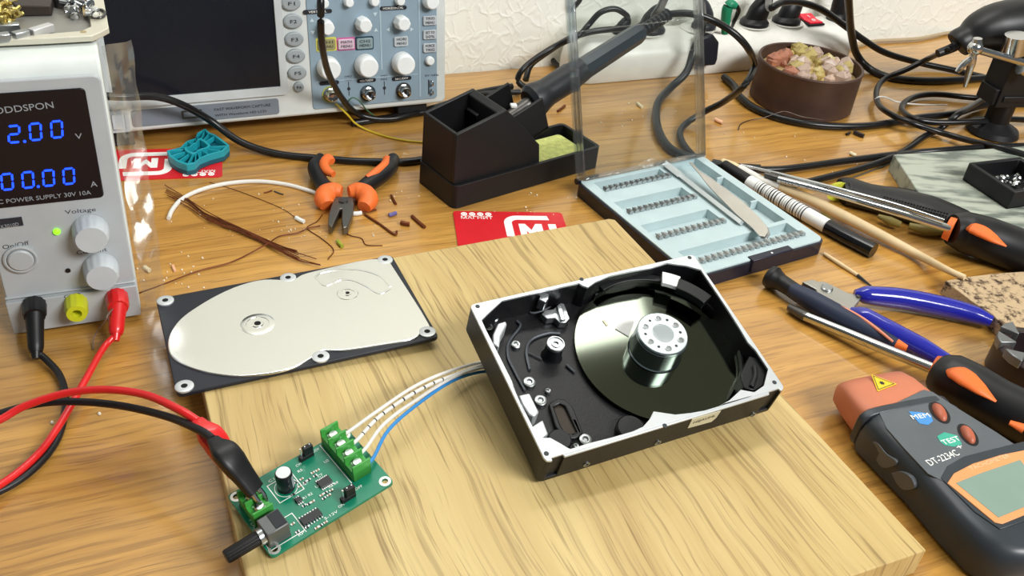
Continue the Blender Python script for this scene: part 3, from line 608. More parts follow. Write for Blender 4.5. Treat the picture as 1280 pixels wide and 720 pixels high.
for k_ in range(6):
    a_ = k_*PI/3+.3; T2 = T @ M.Translation((10.4*math.cos(a_), 10.4*math.sin(a_), -.62)); b.lathe([(2.1, 0), (2.1, .25), (1.3, .3), (1.1, -.3), (.1, -.3)], 16, T2)
obj('clamp_screw', b, steel, hb)
b = B()
for k_ in range(6):
    a_ = k_*PI/3+.3+PI/6; x, y = hubc[0]+10.4*math.cos(a_), hubc[1]+10.4*math.sin(a_); b.cyl((x, y, -.65+HZ), (x, y, -.55+HZ), .9, n=12)
b.cyl((hubc[0], hubc[1], -1.4+HZ), (hubc[0], hubc[1], -1.2+HZ), 1.2, n=12)
for k_ in range(3): a_ = 2.6+k_*.9; b.cyl((hubc[0]+2.5*math.cos(a_), hubc[1]+2.5*math.sin(a_), -1.5+HZ), (hubc[0]+2.5*math.cos(a_), hubc[1]+2.5*math.sin(a_), -1.3+HZ), .6, n=8)
obj('balance_hole', b, mat('dark hole', (50, 56, 60), .6), hb)
sq = [H(u, v, zp+.3) for u, v in ((777, 396), (793, 402), (786, 421), (769, 411))]
b = B(); b.prism(sq, zp, zp+.5); tp = obj('reflective_tape', b, mat('bright white tape', (246, 246, 244), .45), t); tp['label'] = 'white square of tape on platter'
sq = [H(u, v, zp+.3) for u, v in ((753, 400.6), (755.5, 400.2), (760, 406), (758, 407.4))]
b = B(); b.prism(sq, zp, zp+.4); obj('adhesive_speck', b, mat('cream speck', (216, 210, 180), .6), t)
# shroud around the platter (arc walls)
def arcwall(b, r0, r1, a0, a1, z0, z1, n=20):
    P = [(pc[0]+r1*math.cos(a0+(a1-a0)*i/n), pc[1]+r1*math.sin(a0+(a1-a0)*i/n)) for i in range(n+1)]+[(pc[0]+r0*math.cos(a1+(a0-a1)*i/n), pc[1]+r0*math.sin(a1+(a0-a1)*i/n)) for i in range(n+1)]
    b.prism(P, z0, z1)
def ang(u, v, h=-6): x, y = H(u, v, h); return math.atan2(y-pc[1], x-pc[0])
blg = mat('glossy black moulding', (12, 13, 16), .42)
b = B(); arcwall(b, 47.9, 49.5, ang(884, 372), ang(742, 356), -18, -12); arcwall(b, 48.2, 50, ang(930, 462), ang(884, 372), -18, -11)
obj('platter_shroud', b, blg, t, .3)
b = B(); arcwall(b, 45.5, 50, ang(826, 352, -8), ang(752, 362, -8), -10, -7); arcwall(b, 40, 48.5, ang(884, 376, -4), ang(848, 352, -4), -8, -3); obj('damper', b, blg, t, .4)
b = B(); arcwall(b, 42, 51, ang(849, 352, -4), ang(828, 346, -4), -7, -4); o = obj('damper_clip', b, white, t, .2); o['label'] = 'pale clip on black platter guard'
# black filter block in the right corner
fb = [H(u, v, -3) for u, v in ((937, 444), (947, 447), (959, 462), (954, 482), (944, 488), (930, 484), (926, 468))]
b = B(); b.prism(fb, -16, -3.5); b.tube([(*H(943, 458, -3), -3), (*H(944, 470, -3), -3), (*H(939, 484, -3), -3)], 1.6, 8); obj('air_filter', b, blg, t, .8)
# gaskets/ledge lines on the left floor
fz = -17.5
b = B(); strip2 = lambda pts, r, h=fz: b.tube([(*H(u, v, h), h) for u, v in pts], r, 8, 5)
strip2([(622, 392), (640, 387), (660, 385), (664, 391), (680, 388), (708, 372), (722, 380)], .7)
strip2([(646, 401), (650, 408), (636, 428), (635, 446), (642, 462), (656, 488)], .8)
strip2([(662, 462), (658, 440), (664, 425), (684, 417), (700, 417)], .9); strip2([(718, 465), (708, 456)], .8); strip2([(659, 440), (677, 449)], .5)
obj('floor_rib', b, mat('worn black edge', (92, 96, 102), .35, .5), t)
b = B(); b.prism([H(u, v, -15.5) for u, v in ((686, 505), (697, 498), (706, 499), (716, 508), (729, 540), (720, 548), (705, 549), (694, 532))], -18.5, -15.5, [[H(u, v, -15.5) for u, v in ((692, 508), (700, 504), (706, 507), (722, 540), (707, 543), (700, 530))]]); obj('connector_well', b, blg, t, .6)
b = B(); b.prism([H(u, v, -17) for u, v in ((692, 508), (700, 504), (706, 507), (722, 540), (707, 543), (700, 530))], -18.4, -17.3); obj('connector_opening', b, mat('dull amber board', (40, 30, 18), .5), t)
# pivot post
x, y = H(695, 429, -6); b = B(); T = M.Translation((x, y, 0)); b.lathe([(6.2, -18.5), (5.6, -17.8), (5.2, -17), (4.9, -8), (5.3, -7.6)], 28, T); o = obj('pivot_post', b, blg, t)
b = B(); b.lathe([(5.2, -8), (5.3, -6.4), (4.9, -6), (4.3, -6), (4.2, -6.6), (2.6, -6.6), (2.5, -6.1), (1.5, -6.1), (1.3, -7), (.1, -7)], 28, T); obj('post_cap', b, steel, o)
# bright pads, brackets, floor screws
def hscrew(u, v, r, h=fz):
    x, y = H(u, v, h+1); b = B(); b.lathe([(r, h-.8), (r, h+1), (r*.8, h+1.3), (r*.5, h+1.2), (r*.3, h+.4), (.1, h+.4)], 18, M.Translation((x, y, 0))); obj('floor_screw', b, steel, t)
for u, v, r in ((645, 430, 2.7), (662, 477, 3.3), (676, 500, 3.3), (732, 549, 3.3), (685, 488, 1.6), (720, 557, 1.6), (618, 397, 2.6), (611, 408, 2.6)): hscrew(u, v, r)
b = B()
b.prism([H(u, v, -12) for u, v in ((677, 391), (682, 386), (692, 385), (701, 377), (706, 378), (713, 397), (708, 402), (700, 402), (694, 396), (684, 397))], -18, -13); b.prism([H(u, v, -11) for u, v in ((696, 382), (701, 378), (707, 399), (701, 400))], -13, -11)
obj('latch_bracket', b, steel, t, .4)
b = B(); b.prism([H(u, v, -4) for u, v in ((678, 362), (688, 358), (686, 374), (682, 378), (673, 374))], -12, -4); obj('rim_tab', b, steel, t, .5)
b = B(); b.prism([H(u, v, -8) for u, v in ((622, 404), (632, 401), (634, 405), (626, 420), (624, 434), (616, 430), (616, 418))], -18, -8); obj('magnet_seat', b, alu, t, .8)
b = B(); b.prism([H(u, v, -6) for u, v in ((648, 494), (662, 491), (674, 515), (668, 521), (661, 518), (653, 506))], -17, -6); b.prism([H(u, v, -3) for u, v in ((663, 533), (679, 523), (686, 541), (674, 549))], -17, -4)
obj('magnet_stop', b, alu, t, .8)
b = B(); T = M.Translation((*H(700, 549, -8), 0)); b.lathe([(6.4, -18), (6.4, -9), (5.6, -8), (.1, -8)], 24, T); obj('crash_stop', b, blg, t); b = B(); T = M.Translation((*H(790, 533, -12), 0)); b.lathe([(8, -18), (8, -14), (7.2, -13), (.1, -13)], 28, T); obj('crash_stop', b, blg, t)
# rim ears screw holes
for u, v in ((597, 383), (727, 349), (862, 322), (968, 478), (831, 532), (683, 567)): x, y = H(u, v, 0); obj('rim_screw_hole', B().cyl((x, y, -.3), (x, y, .08), 1.3, n=14), mat('dark hole', (50, 56, 60), .6), t)

# ------------------------------------------------------------------ motor driver board
cX = V((math.cos(.7672), math.sin(.7672), .1208)).normalized(); cY = V((-math.sin(.7672), math.cos(.7672), .0629)); cZ = cX.cross(cY).normalized(); cY = cZ.cross(cX)
KF = Fr(None, m=M(((cX.x, cY.x, cZ.x, -84.44), (cX.y, cY.y, cZ.y, 305.58), (cX.z, cY.z, cZ.z, 25.2), (0, 0, 0, 1))))
t = thing('motor_driver_board', 'small green circuit board with screw terminals and black knob on the oak board', 'circuit board', KF)
pcb = mat('green solder mask', (6, 122, 92), .3, var=.1, scale=120); grn = mat('green terminal plastic', (66, 158, 66), .4)
Kx, Ky = 33.2, 21.2
def K(u, v, h=1): p_ = KF.z(u, v, h); return V((p_[0], p_[1], h))
b = B(); hl = [circ(sx*(Kx-3.2), sy*(Ky-3.2), 1.6, 16) for sx in (-1, 1) for sy in (-1, 1)]; b.prism(rrect(-Kx, Kx, -Ky, Ky, 2), -.6, 1, hl); obj('circuit_board', b, pcb, t)
for sx in (-1, 1):
    for sy in (-1, 1): obj('mounting_ring', B().prism(circ(sx*(Kx-3.2), sy*(Ky-3.2), 2.9, 20), 1, 1.1, [circ(sx*(Kx-3.2), sy*(Ky-3.2), 1.6, 16)]), mat('tinned ring', (214, 216, 206), .3, .6), t)
def terminal(x0, x1, y0, n, pitch, Hh=10, flipped=False):
    b = B(); b.box(x0, x1, y0, y0+n*pitch+1, 1, 7.5)
    for i in range(n+1): b.box(x0, x1, y0+i*pitch, y0+i*pitch+1, 1, Hh)
    
    o = obj('screw_terminal', b, grn, t, .2)
    for i in range(n):
        cx_, cy_ = (x0+x1)/2, y0+i*pitch+pitch/2+.5; b = B(); b.lathe([(2.5, 7.6), (2.5, 8.6), (2.1, 9.2), (.1, 9.3)], 14, M.Translation((cx_, cy_, 0))); b.box(cx_-2.6, cx_+2.6, cy_-2.2, cy_+2.4, 7.4, 7.8)
        obj('terminal_screw', b, chrome, o)
terminal(18, 28, -9.5, 4, 7.2, 12)
terminal(-31, -21, -3, 2, 7.6, 11)
# potentiometer
b = B(); b.box(-31.5, -20.5, -17, -6.5, 1, 11.5); pot = obj('potentiometer', b, mat('grey potentiometer body', (96, 98, 98), .4, .4), t, .6)
b = B(); b.cyl((-31.5, -11.8, 6.3), (-34, -11.8, 6.3), 4.2); obj('bushing', b, steel, pot)
b = B(); n = 40; R = [[(x, -11.8+(r+(.25 if (j//2) % 2 else 0))*math.cos(2*PI*j/n), 6.3+(r+(.25 if (j//2) % 2 else 0))*math.sin(2*PI*j/n)) for j in range(n)] for x, r in ((-33, 3.2), (-49, 3.1), (-50, 2.7))]; b.rings(R); obj('shaft', b, blkm, pot)
b = B(); b.box(-26.5, -21, -16, -7.5, 11.5, 11.9); obj('top_print', b, dink, pot)
# electrolytic capacitor
T = M.Translation((-9, 8.2, 1)); b = B(); b.lathe([(4.2, 0), (4.2, .8), (3.9, 1.2), (4.1, 1.8), (4.1, 11), (3.8, 11.6), (3.4, 11.8)], 28, T); cp = obj('capacitor', b, mat('black capacitor sleeve', (22, 22, 30), .3), t)
b = B(); b.lathe([(3.5, 11.7), (3.4, 12), (.1, 12)], 28, T); obj('capacitor_top', b, alu, cp)
b = B(); b.add([(-9+4.18*math.cos(a_), 8.2+4.18*math.sin(a_), z) for a_ in (-1.1, -.8, -.5) for z in (2.8, 11)], [(0, 2, 3, 1), (2, 4, 5, 3)]); obj('polarity_stripe', b, mat('grey stripe', (150, 155, 160), .4), cp)
# pin headers
for (x, y, a_) in ((6.5, 17.6, 0), (9.5, -15.5, 0)):
    b = B(); b.box(x-2.6, x+5, y-1.3, y+1.3, 1, 3.6); b.box(x-2.6+2.5, x+5, y-1.2, y+1.2, 3.6, 9); o = obj('jumper_header', b, blkm, t, .2)
    b = B(); 
    for k_ in range(3): b.box(x-1.6+k_*2.54, x-1+k_*2.54, y-.3, y+.3, 3.6, 9.6)
    obj('pin', b, chrome, o)
# chips
for (u, v, w_, h_, nl) in ((388.5, 645.5, 10, 4.2, 7), (405.5, 601.5, 6.5, 4.2, 7), (373, 624, 3, 2.4, 3)):
    q = K(u, v, 2.4); b = B(); b.box(q.x-w_/2, q.x+w_/2, q.y-h_/2, q.y+h_/2, 1.1, 2.6); o = obj('chip', b, mat('chip black', (38, 38, 42), .45), t, .15)
    b = B()
    for k_ in range(nl):
        x = q.x-w_/2+w_*(k_+.5)/nl
        for s_ in (-1, 1): b.box(x-.28, x+.28, q.y+s_*(h_/2+.6)-.7, q.y+s_*(h_/2+.6)+.7, 1.05, 1.5)
    obj('chip_leg', b, chrome, o)
tan_ = mat('tan capacitor chip', (150, 128, 100), .5)
for i, (u, v, dk) in enumerate([(391, 591, 0), (394, 595, 1), (397, 588, 0), (386, 600, 1), (377, 599, 0), (381, 603, 1), (375, 608, 0), (402, 619, 0), (407, 616, 1), (411, 619, 0), (405, 623, 1), (414, 613, 0), (386, 630, 1), (391, 627, 0), (380, 632, 1), (396, 660, 0), (401, 657, 1), (407, 653, 0), (384, 659, 1), (372, 665, 1), (366, 655, 0), (370, 603, 1), (430, 613, 0), (367, 618, 1)]):
    q = K(u, v, 1.4); b = B(); b.m = 0; b.box(q.x-.5, q.x+.5, q.y-.45, q.y+.45, 1.05, 1.7); b.m = 1; b.box(q.x-1, q.x-.5, q.y-.5, q.y+.5, 1.05, 1.75); b.box(q.x+.5, q.x+1, q.y-.5, q.y+.5, 1.05, 1.75)
    obj('surface_component', b, [MATS['chip black'] if dk else tan_, chrome], t)
b = B(); UZ = (0, 0, 1)
b.prism(circ(-9, 8.2, 5.6, 28), 1, 1.08, [circ(-9, 8.2, 5.3, 28)]); b.prism(rrect(-32.2, -14, -18, -6, .2, 1), 1, 1.08, [rrect(-31.8, -14.4, -17.6, -6.4, .2, 1)])
b.box(16.6, 17, -12, 20, 1, 1.08); b.prism([(-16, 2), (-2.5, 2), (-2.5, 14.5), (-16, 14.5)], 1, 1.06, [[(-15.6, 2.4), (-2.9, 2.4), (-2.9, 14.1), (-15.6, 14.1)]])
for tx, x, y, w_ in (('ON', 4.5, -17.5, 3), ('OFF', 16, -14, 4), ('U1', 2, -1, 2.4), ('U2', 13, 9, 2.4), ('C1', -14, 15.5, 3), ('R5', 0, 12, 2.4), ('C7', 6, 3.5, 2.6), ('CW', 1, 15.5, 3), ('CCW', 12, 18, 3.5), ('RP1', -18, -19.2, 4), ('R1 R2', -6, -3, 5), ('C3', -10, -12, 3), ('D1', -8, -15, 3), ('R8 R9', 7, -5, 5), ('Q1', -2, 4, 2.4), ('5-12V', -4, -19, 7)):
    b.text(tx, (x, y, 1), (x+w_, y, 1), 1.4, UZ, .06)
b.text('+ DC -', (-32, 3, 1), (-32, -5, 1), 1.6, UZ, .06)
obj('silkscreen', b, ink, t)

# ------------------------------------------------------------------ four motor wires
ww = mat('white wire insulation', (222, 220, 214), .4); bw_ = mat('blue wire insulation', (54, 134, 200), .35)
ends = [(29, 15.7), (29, 8.5), (29, 1.3), (29, -5.9)]
pxm = [[(470, 515, 42), (520, 482, 42), (565, 463, 34), (612, 452, 28)], [(475, 520, 42), (525, 487, 44), (570, 468, 34), (613, 455, 27)], [(480, 530, 40), (520, 500, 40), (570, 470, 34), (613, 459, 28)], [(486, 537, 38), (525, 503, 38), (570, 474, 32), (613, 464, 26)]]
for i in range(4):
    s_ = KF.w(ends[i][0]-6, ends[i][1], 4.6); s2 = KF.w(ends[i][0]+2, ends[i][1], 5)
    P = [s_, s2]+[at(u, v, z-4) for u, v, z in pxm[i]]+[HF.w(-60, 20-i*2, -27.5)]
    fr = Fr((s_.x, s_.y, 18)); lab = ['uppermost white wire from the terminal block to the open drive', 'white wire with printed black marks running to the open drive', 'lowest white wire, beside the blue one, running to the open drive', 'blue wire running from the circuit board to the open drive'][i]
    mw = bw_ if i == 3 else ww
    t = thing('motor_wire', lab, 'wire', fr)
    obj('insulation', B().tube(P, .95 if i != 1 else 1.0, 10), mw, t, fr=fr, wpts=True)
    if i == 1:
        Q = spline(P, 12); b = B()
        for j in range(16, 46, 3): b.tube([Q[j], Q[j]+(Q[j+1]-Q[j])*.18, Q[j]+(Q[j+1]-Q[j])*.36], 1.04, 10, 1)
        obj('printed_marks', b, dink, t, fr=fr, wpts=True)
# sleeve at the drive
P = [at(606, 459, 24), at(618, 456, 26), HF.w(-58, 17, -28)]
b = B(); b.tube(P, 3.4, 12, 4, sx=1.5); tag(obj('cable_sleeve', b, blk, fr=Fr((P[0].x, P[0].y, 18)), wpts=True), 'short black sleeve gathering the four wires under the drive edge', 'cable sleeve')

# ------------------------------------------------------------------ test leads
def wf(c_, fr): return fr.m @ c_
def lead(name, lab, post_c, m_, plug_px, out_px, back_px, clip_pts, zside):
    a = wf(post_c+V((0, -9, 0)), PF); P1 = at(*plug_px)
    fr = Fr((P1.x, P1.y, 0)); t = thing('test_lead', lab, 'test lead', fr)
    d = (P1-a); b = B(); b.tube([a, a+d*.35, a+d*.8, P1], [5.4, 5.0, 4.6, 4.4, 3.6], 16, 3); b.tube([P1, P1+d.normalized()*4], [3, 2.2], 12, 2); obj('banana_plug', b, m_, t, fr=fr, wpts=True)
    P = [P1]+[at(*p_) for p_ in out_px]+[at(*p_) for p_ in back_px]+[V(clip_pts[0])]
    obj('cable', B().tube(P, 2.0, 12), m_, t, fr=fr, wpts=True)
    b = B(); b.tube(clip_pts, [2.6, 3.2, 5.6, 5.8, 4.9, 4.4], 16, 6, sx=1.1, sz=.55, sq=.55); obj('clip_boot', b, m_, t, fr=fr, wpts=True)
    b = B(); e = V(clip_pts[4]); d2 = (e-V(clip_pts[3])).normalized(); sd = d2.cross(V((0, 0, 1))).normalized()
    for s_ in (-1, 1): b.tube([e-d2*3+sd*s_*1.5, e+d2*5+sd*s_*2.2, e+d2*10+sd*s_*.6], [1.4, 1.2, .6], 8)
    obj('clip_jaw', b, chrome, t, fr=fr, wpts=True)
tgt = KF.w(-26, 1.5, 8); tgt2 = KF.w(-26, 8, 8)
e1 = at(316, 607, 44)
bclip = [at(266, 549, 54), at(272, 556, 54), at(286, 570, 52), at(303, 592, 44), at(319, 613, 36)]
rclip = [at(247, 526, 50), at(254, 534, 50), at(268, 550, 46), at(281, 570, 38), at(296, 590, 30)]
lead('b', 'black test lead from the power supply, its clip boot on the green board', cB, blk, (45, 440, 9), [(57, 449, 6), (75, 470, 4), (82, 503, 3), (72, 548, 3), (40, 588, 3), (-10, 618, 3), (-90, 640, 6), (-160, 600, 14), (-110, 550, 20)], [(-20, 523, 24), (40, 506, 26), (90, 502, 28), (150, 507, 34), (210, 521, 44), (250, 538, 52)], bclip, 1)
lead('r', 'red test lead from the power supply, its clip boot behind the black one', cR, red, (145, 418, 10), [(128, 437, 7), (105, 478, 9), (75, 530, 6), (45, 570, 6), (0, 606, 6), (-70, 640, 12), (-150, 610, 22), (-120, 560, 26)], [(-15, 531, 26), (30, 508, 30), (80, 492, 36), (130, 487, 42), (180, 493, 48), (222, 511, 52)], rclip, 1)

# ------------------------------------------------------------------ loose copper wires, white wire
def ph(p_, h): return (p_[0], p_[1], h)
b = B(); R_ = random.Random(5)
main = [(208, 240), (235, 254), (258, 270), (290, 283), (318, 296), (345, 308), (372, 320), (398, 327)]
for i in range(15):
    a0 = R_.choice((0, 0, 0, 1, 2)); a1 = R_.randint(6, 8); sp = R_.uniform(-5.5, 5.5); P = []
    for j, (u, v) in enumerate(main[a0:a1]):
        k_ = .55+abs(j+a0-4)*.35; P.append(at(u+R_.uniform(-2, 2)+sp*k_*.3, v+sp*k_*.8+R_.uniform(-1.6, 1.6), .6+R_.uniform(0, 2.5)))
    b.tube(P, .34, 6, 5)
fr = Fr(at(300, 288, 0)); tag(obj('copper_wire_bundle', b, copper, fr=fr, wpts=True), 'loose bundle of fine bare copper strands stretched across the bench', 'wire bundle', kind='stuff')
cable('copper_wire', 'long thin copper wire reaching from the red terminal to the strand bundle', 'wire', [(138, 395, 24), (141, 384, 20), (153, 373, 14), (172, 367, 6), (205, 355, 2), (247, 339, 1), (285, 329, 1), (310, 318, 1), (337, 303, 3), (350, 295, 1), (372, 291, 1), (386, 285, 1), (400, 282, .8)], .5, copper, 6)
cable('copper_wire', 'bent copper wire dangling in front of the red terminal', 'wire', [(150, 377, 16), (136, 392, 24), (131, 402, 20), (122, 413, 8), (117, 424, 3), (116, 437, .6)], .45, mat('grey bare wire', (150, 130, 118), .4, .6), 6)
cable('copper_wire', 'fine copper hair running from the bundle under the white wire', 'wire', [(262, 228, .5), (290, 236, .5), (325, 249, .5), (355, 262, .5), (376, 277, .5)], .25, copper, 6)
cable('copper_wire', 'curled thin copper wire beside the plier jaws', 'wire', [(403, 268, .6), (396, 277, .6), (384, 285, .6), (402, 298, .6), (417, 312, .6), (410, 324, .6)], .35, copper, 6)
cable('copper_wire', 'thin copper wire curving away from the tip of the plier jaws', 'wire', [(429, 287, .6), (437, 294, .6), (452, 298, .6), (458, 306, .6), (478, 307, .5)], .35, copper, 6)
cable('wire_scrap', 'dark straight wire offcut lying right of the plier jaws', 'wire scrap', [(456, 268, 1), (476, 281, 1), (493, 293, 1), (496, 289, 1)], .9, copper, 8)
cable('white_wire', 'white wire curving across the bench to the orange pliers', 'wire', [(211, 273, 1.5), (215, 263, 1.5), (226, 250, 1.5), (244, 240, 1.5), (270, 232, 1.5), (300, 227.5, 1.5), (330, 227, 1.5), (360, 231, 1.5), (385, 238, 1.5), (404, 245, 1.5)], 1.6, ww, 10)

# ------------------------------------------------------------------ combination pliers
g0 = at(430, 245, 0); GF = Fr((g0.x, g0.y, 0))
t = thing('pliers', 'small pliers with black and orange handles, jaws pointing at the drive cover', 'pliers', GF)
def wt(name, pts, r, m_, par, fr, **k):
    b = B(); b.tube([at(*p_) for p_ in pts], r, k.pop('n', 14), k.pop('k', 5), **k); return obj(name, b, m_, par, fr=fr, wpts=True)
wt('handle', [(418, 240, 7), (405, 232, 7), (397, 220, 8), (394, 208, 8), (401, 197, 8)], [5.5, 5.8, 6, 6, 4.2], blk, t, GF)
wt('handle', [(443, 241, 7), (462, 229, 7), (478, 217, 8), (487, 207, 8), (492, 198, 8)], [5, 6.5, 7, 7.2, 5], blk, t, GF)
wt('handle_inlay', [(417, 218, 12), (408, 213, 12), (405, 205, 12), (410, 198, 12), (415, 202, 11)], [2.5, 4, 4, 4, 3], ora, t, GF); 
wt('handle_inlay', [(458, 222, 12), (470, 215, 13), (481, 206, 13), (484, 199, 12)], [2, 3.4, 3.6, 3.4], ora, t, GF)
wt('finger_guard', [(427, 240, 9), (418, 239, 9), (408, 243, 8), (406, 250, 7), (409, 257, 5)], [4.5, 7, 8, 8, 5.5], ora, t, GF); wt('finger_guard', [(436, 240, 9), (446, 239, 9), (456, 243, 8), (460, 250, 7), (455, 259, 5)], [4.5, 7, 8, 8, 5.5], ora, t, GF)
JF = GF; pj1 = [GF.z(u, v, 7) for u, v in ((417, 247), (441, 247), (443, 256), (441, 268), (435, 284), (429, 286), (427, 276), (428, 262), (425, 262), (421, 272), (415, 285), (410, 282), (411, 268), (415, 256))]
b = B(); b.prism(pj1, 1.5, 8); obj('jaws', b, mat('worn plier steel', (112, 110, 104), .35, .9), t, .6); b = B(); q = GF.z(429, 251, 8); b.cyl((*q, 8), (*q, 9), 3.6); obj('pivot', b, dsteel, t)

# ------------------------------------------------------------------ soldering stand
ST = Fr((-12.2, 695.1, 0), .7183)
t = thing('soldering_iron_stand', 'black plastic soldering iron stand with a bin and sponge tray', 'soldering stand', ST)
b = B(); b.prism(rrect(-76, 76, -26, 26, 5), 0, 20, [rrect(8, 73, -23, 23, 3)]); b.prism(rrect(7, 74, -24, 24, 3), 0, 8); obj('base', b, blkm, t, 1)
def Y(u, v, y=-22): return ST.y(u, v, y)
pr_ = [Y(u, v) for u, v in ((564, 232), (563.5, 170), (633, 137), (660, 163), (674, 183), (674, 204))]
pr_ = [(max(-75, x), max(z, 15)) for x, z in pr_]
zb0 = pr_[1][1]
def xz(b, pts, y0, y1, holes=()):
    c_ = B(); c_.prism(pts, y0, y1, holes); c_.v = [V((q.x, q.z, q.y)) for q in c_.v]; b.v += []; o = len(b.v); b.v += c_.v; b.f += [tuple(i+o for i in f) for f in c_.f]; b.mi += [b.m]*len(c_.f)
b = B(); xz(b, pr_, -22.5, -19.5); xz(b, pr_, 19.5, 22.5)
xl_, xr_ = pr_[1][0], pr_[2][0]
b.box(xl_, xl_+3, -20, 20, 15, pr_[1][1]); xz(b, [(xr_-6, 15), (pr_[2][0]-6, pr_[2][1]-3), (pr_[2][0], pr_[2][1]), (pr_[5][0], pr_[4][1]), (pr_[5][0], 15)], -20, 20) 
obj('bin', b, blkm, t, .8)
# iron axis in the mid plane
ia = V((Y(626, 152, 0)[0], 0, Y(626, 152, 0)[1])); ib = V((Y(835, 18, 0)[0], 0, Y(835, 18, 0)[1])); idr = (ib-ia).normalized()
inn_ = V((-idr.z, 0, idr.x))
def IA(s_): return ia+idr*s_
Lr = (ib-ia).length
def slv(b, s0, s1, hw, hy):
    pts = []
    for s_ in (s0, s1):
        c_ = IA(s_); pts += [c_+inn_*(-hw)+V((0, -hy, 0)), c_+inn_*hw+V((0, -hy, 0)), c_+inn_*hw+V((0, hy, 0)), c_+inn_*(-hw)+V((0, hy, 0))]
    b.rings([pts[:4], pts[4:]])
def plate(b, s0, s1, w0, w1, y0, y1):
    P_ = [[IA(s_)+inn_*w_+V((0, y_, 0)) for w_, y_ in ((w0, y0), (w1, y0), (w1, y1), (w0, y1))] for s_ in (s0, s1)]; b.rings(P_)
b = B(); plate(b, -4, Lr*.17, -17, 13, -19, -16.5); plate(b, -18, Lr*.17-6, -17, 15, 16.5, 19); plate(b, -18, Lr*.17, -17, -14, -19, 19); plate(b, -18, -6, -17, 15, 4, 19); obj('holder_sleeve', b, blkm, t, .6)
q = ST.z(688, 185, 14); b = B(); b.prism(rrect(14, 67, -20, 19, 4), 8, 14.5); obj('sponge', b, mat('yellow green sponge', (196, 200, 120), .95, var=.22, scale=220, bump=.8, bscale=600), t, 1.5)
IF = ST
# soldering iron
IFr = Fr(ST.w(ia.x, 0, 0), .7183); t = thing('soldering_iron', 'dark grey soldering iron resting in the black stand, cable looping right', 'soldering iron', IFr)
def iw(s_): return ST.m @ IA(s_)
dgr = mat('dark grey rubber', (30, 33, 38), .42); b = B()
u_ = Lr/100
b.tube([iw(s_*u_) for s_ in (16, 18, 20, 23, 26, 40, 41, 47)], [11, 14, 14.5, 13.5, 11.5, 11.5, 12, 11, 10], 24, 1, smooth=False); obj('grip', b, dgr, t, fr=IFr, wpts=True)
b = B(); b.tube([iw(s_*u_) for s_ in (44, 49, 80, 83)], [10, 9.4, 8.6, 7], 8, 1, smooth=False); obj('handle', b, mat('dark blue grey plastic', (34, 42, 52), .3), t, fr=IFr, wpts=True)
b = B(); b.tube([iw(s_*u_) for s_ in [80+i*.8 for i in range(26)]], [5.6 if i % 3 else 4.4 for i in range(26)], 14, 1, smooth=False); obj('strain_relief', b, blk, t, fr=IFr, wpts=True)
b = B(); b.tube([iw(-10*u_), iw(16*u_)], [3, 6], 14, 1, smooth=False); obj('heater_tube', b, dsteel, t, fr=IFr, wpts=True)
e = iw(Lr); zE = e.z
P = [iw(Lr*.97), e]+[at(u, v, z) for u, v, z in ((862, 17, zE+4), (890, 25, zE), (918, 42, zE-8), (936, 62, zE-22), (943, 82, zE-45), (930, 107, 60), (905, 127, 30), (880, 140, 14), (856, 156, 4), (850, 170, 4), (862, 190, 4), (885, 205, 4), (950, 210, 4))]
obj('cable', B().tube([p_ for p_ in P if True], 3.1, 12), cab, t, fr=IFr, wpts=True)
q_ = ST.z(654, 130, 50)
wc = ST.m @ V((Y(641, 134, -14)[0], -14, Y(641, 134, -14)[1])); tag(obj('paper_scrap', B().box(-2, 3, -2, 2.5, 0, 2.6), white, fr=Fr((wc.x, wc.y, wc.z), .3), bevel=.6), 'small white scrap caught on top of the soldering stand', 'scrap')

# ------------------------------------------------------------------ screwdriver bit case
CF = Fr((138.9, 649.4, 0), .5942)
t = thing('bit_case', 'open case of screwdriver bits, navy base with pale insert and clear lid', 'tool case', CF)
cw, cd = 66.8, 75.2
navy = mat('navy black plastic', (26, 28, 44), .35); ins = mat('pale aqua insert', (180, 198, 200), .45)
b = B(); b.prism(rrect(-cw, cw, -cd, cd, 7), 0, 11, [rrect(-cw+2, cw-2, -cd+2, cd-2, 5)]); b.prism(rrect(-cw+1, cw-1, -cd+1, cd-1, 5), 0, 2); obj('base', b, navy, t, .8)
zi = 12.5
def c2(u, v, h=zi): return CF.z(u, v, h)
rec = [[(742, 228), (823, 211), (838, 220), (755, 239)], [(768, 252), (852, 234), (870, 247), (783, 267)], [(800, 280), (887, 262), (905, 277), (820, 299)], [(839, 313), (984, 281), (1008, 293), (871, 328)]]
recs = [[c2(*p_) for p_ in r_] for r_ in rec]
def rq(P):   # make each recess a true rectangle in the insert
    xs = sorted(p_[0] for p_ in P); ys = sorted(p_[1] for p_ in P); return [((xs[0]+xs[1])/2, (ys[0]+ys[1])/2), ((xs[2]+xs[3])/2, (ys[0]+ys[1])/2), ((xs[2]+xs[3])/2, (ys[2]+ys[3])/2), ((xs[0]+xs[1])/2, (ys[2]+ys[3])/2)]
recs = [rq(r_) for r_ in recs]
bay = rq([c2(*p_) for p_ in ((832, 205), (872, 196), (984, 279), (942, 292))])
bay = [(bay[0][0], recs[3][2][1]+4), (bay[1][0], recs[3][2][1]+4), bay[2], bay[3]]
b = B(); b.prism(rrect(-cw+1.5, cw-1.5, -cd+1.5, cd-1.5, 6), zi-1.6, zi, recs+[bay]); 
for r_ in recs+[bay]:
    x0, y0 = r_[0]; x1, y1 = r_[2]; b.prism([(x0-1, y0-1), (x1+1, y0-1), (x1+1, y1+1), (x0-1, y1+1)], 3, zi-1.2, [[(x0, y0), (x1, y0), (x1, y1), (x0, y1)]]); b.box(x0-1, x1+1, y0-1, y1+1, 3, 5)
obj('insert', b, ins, t, .4)
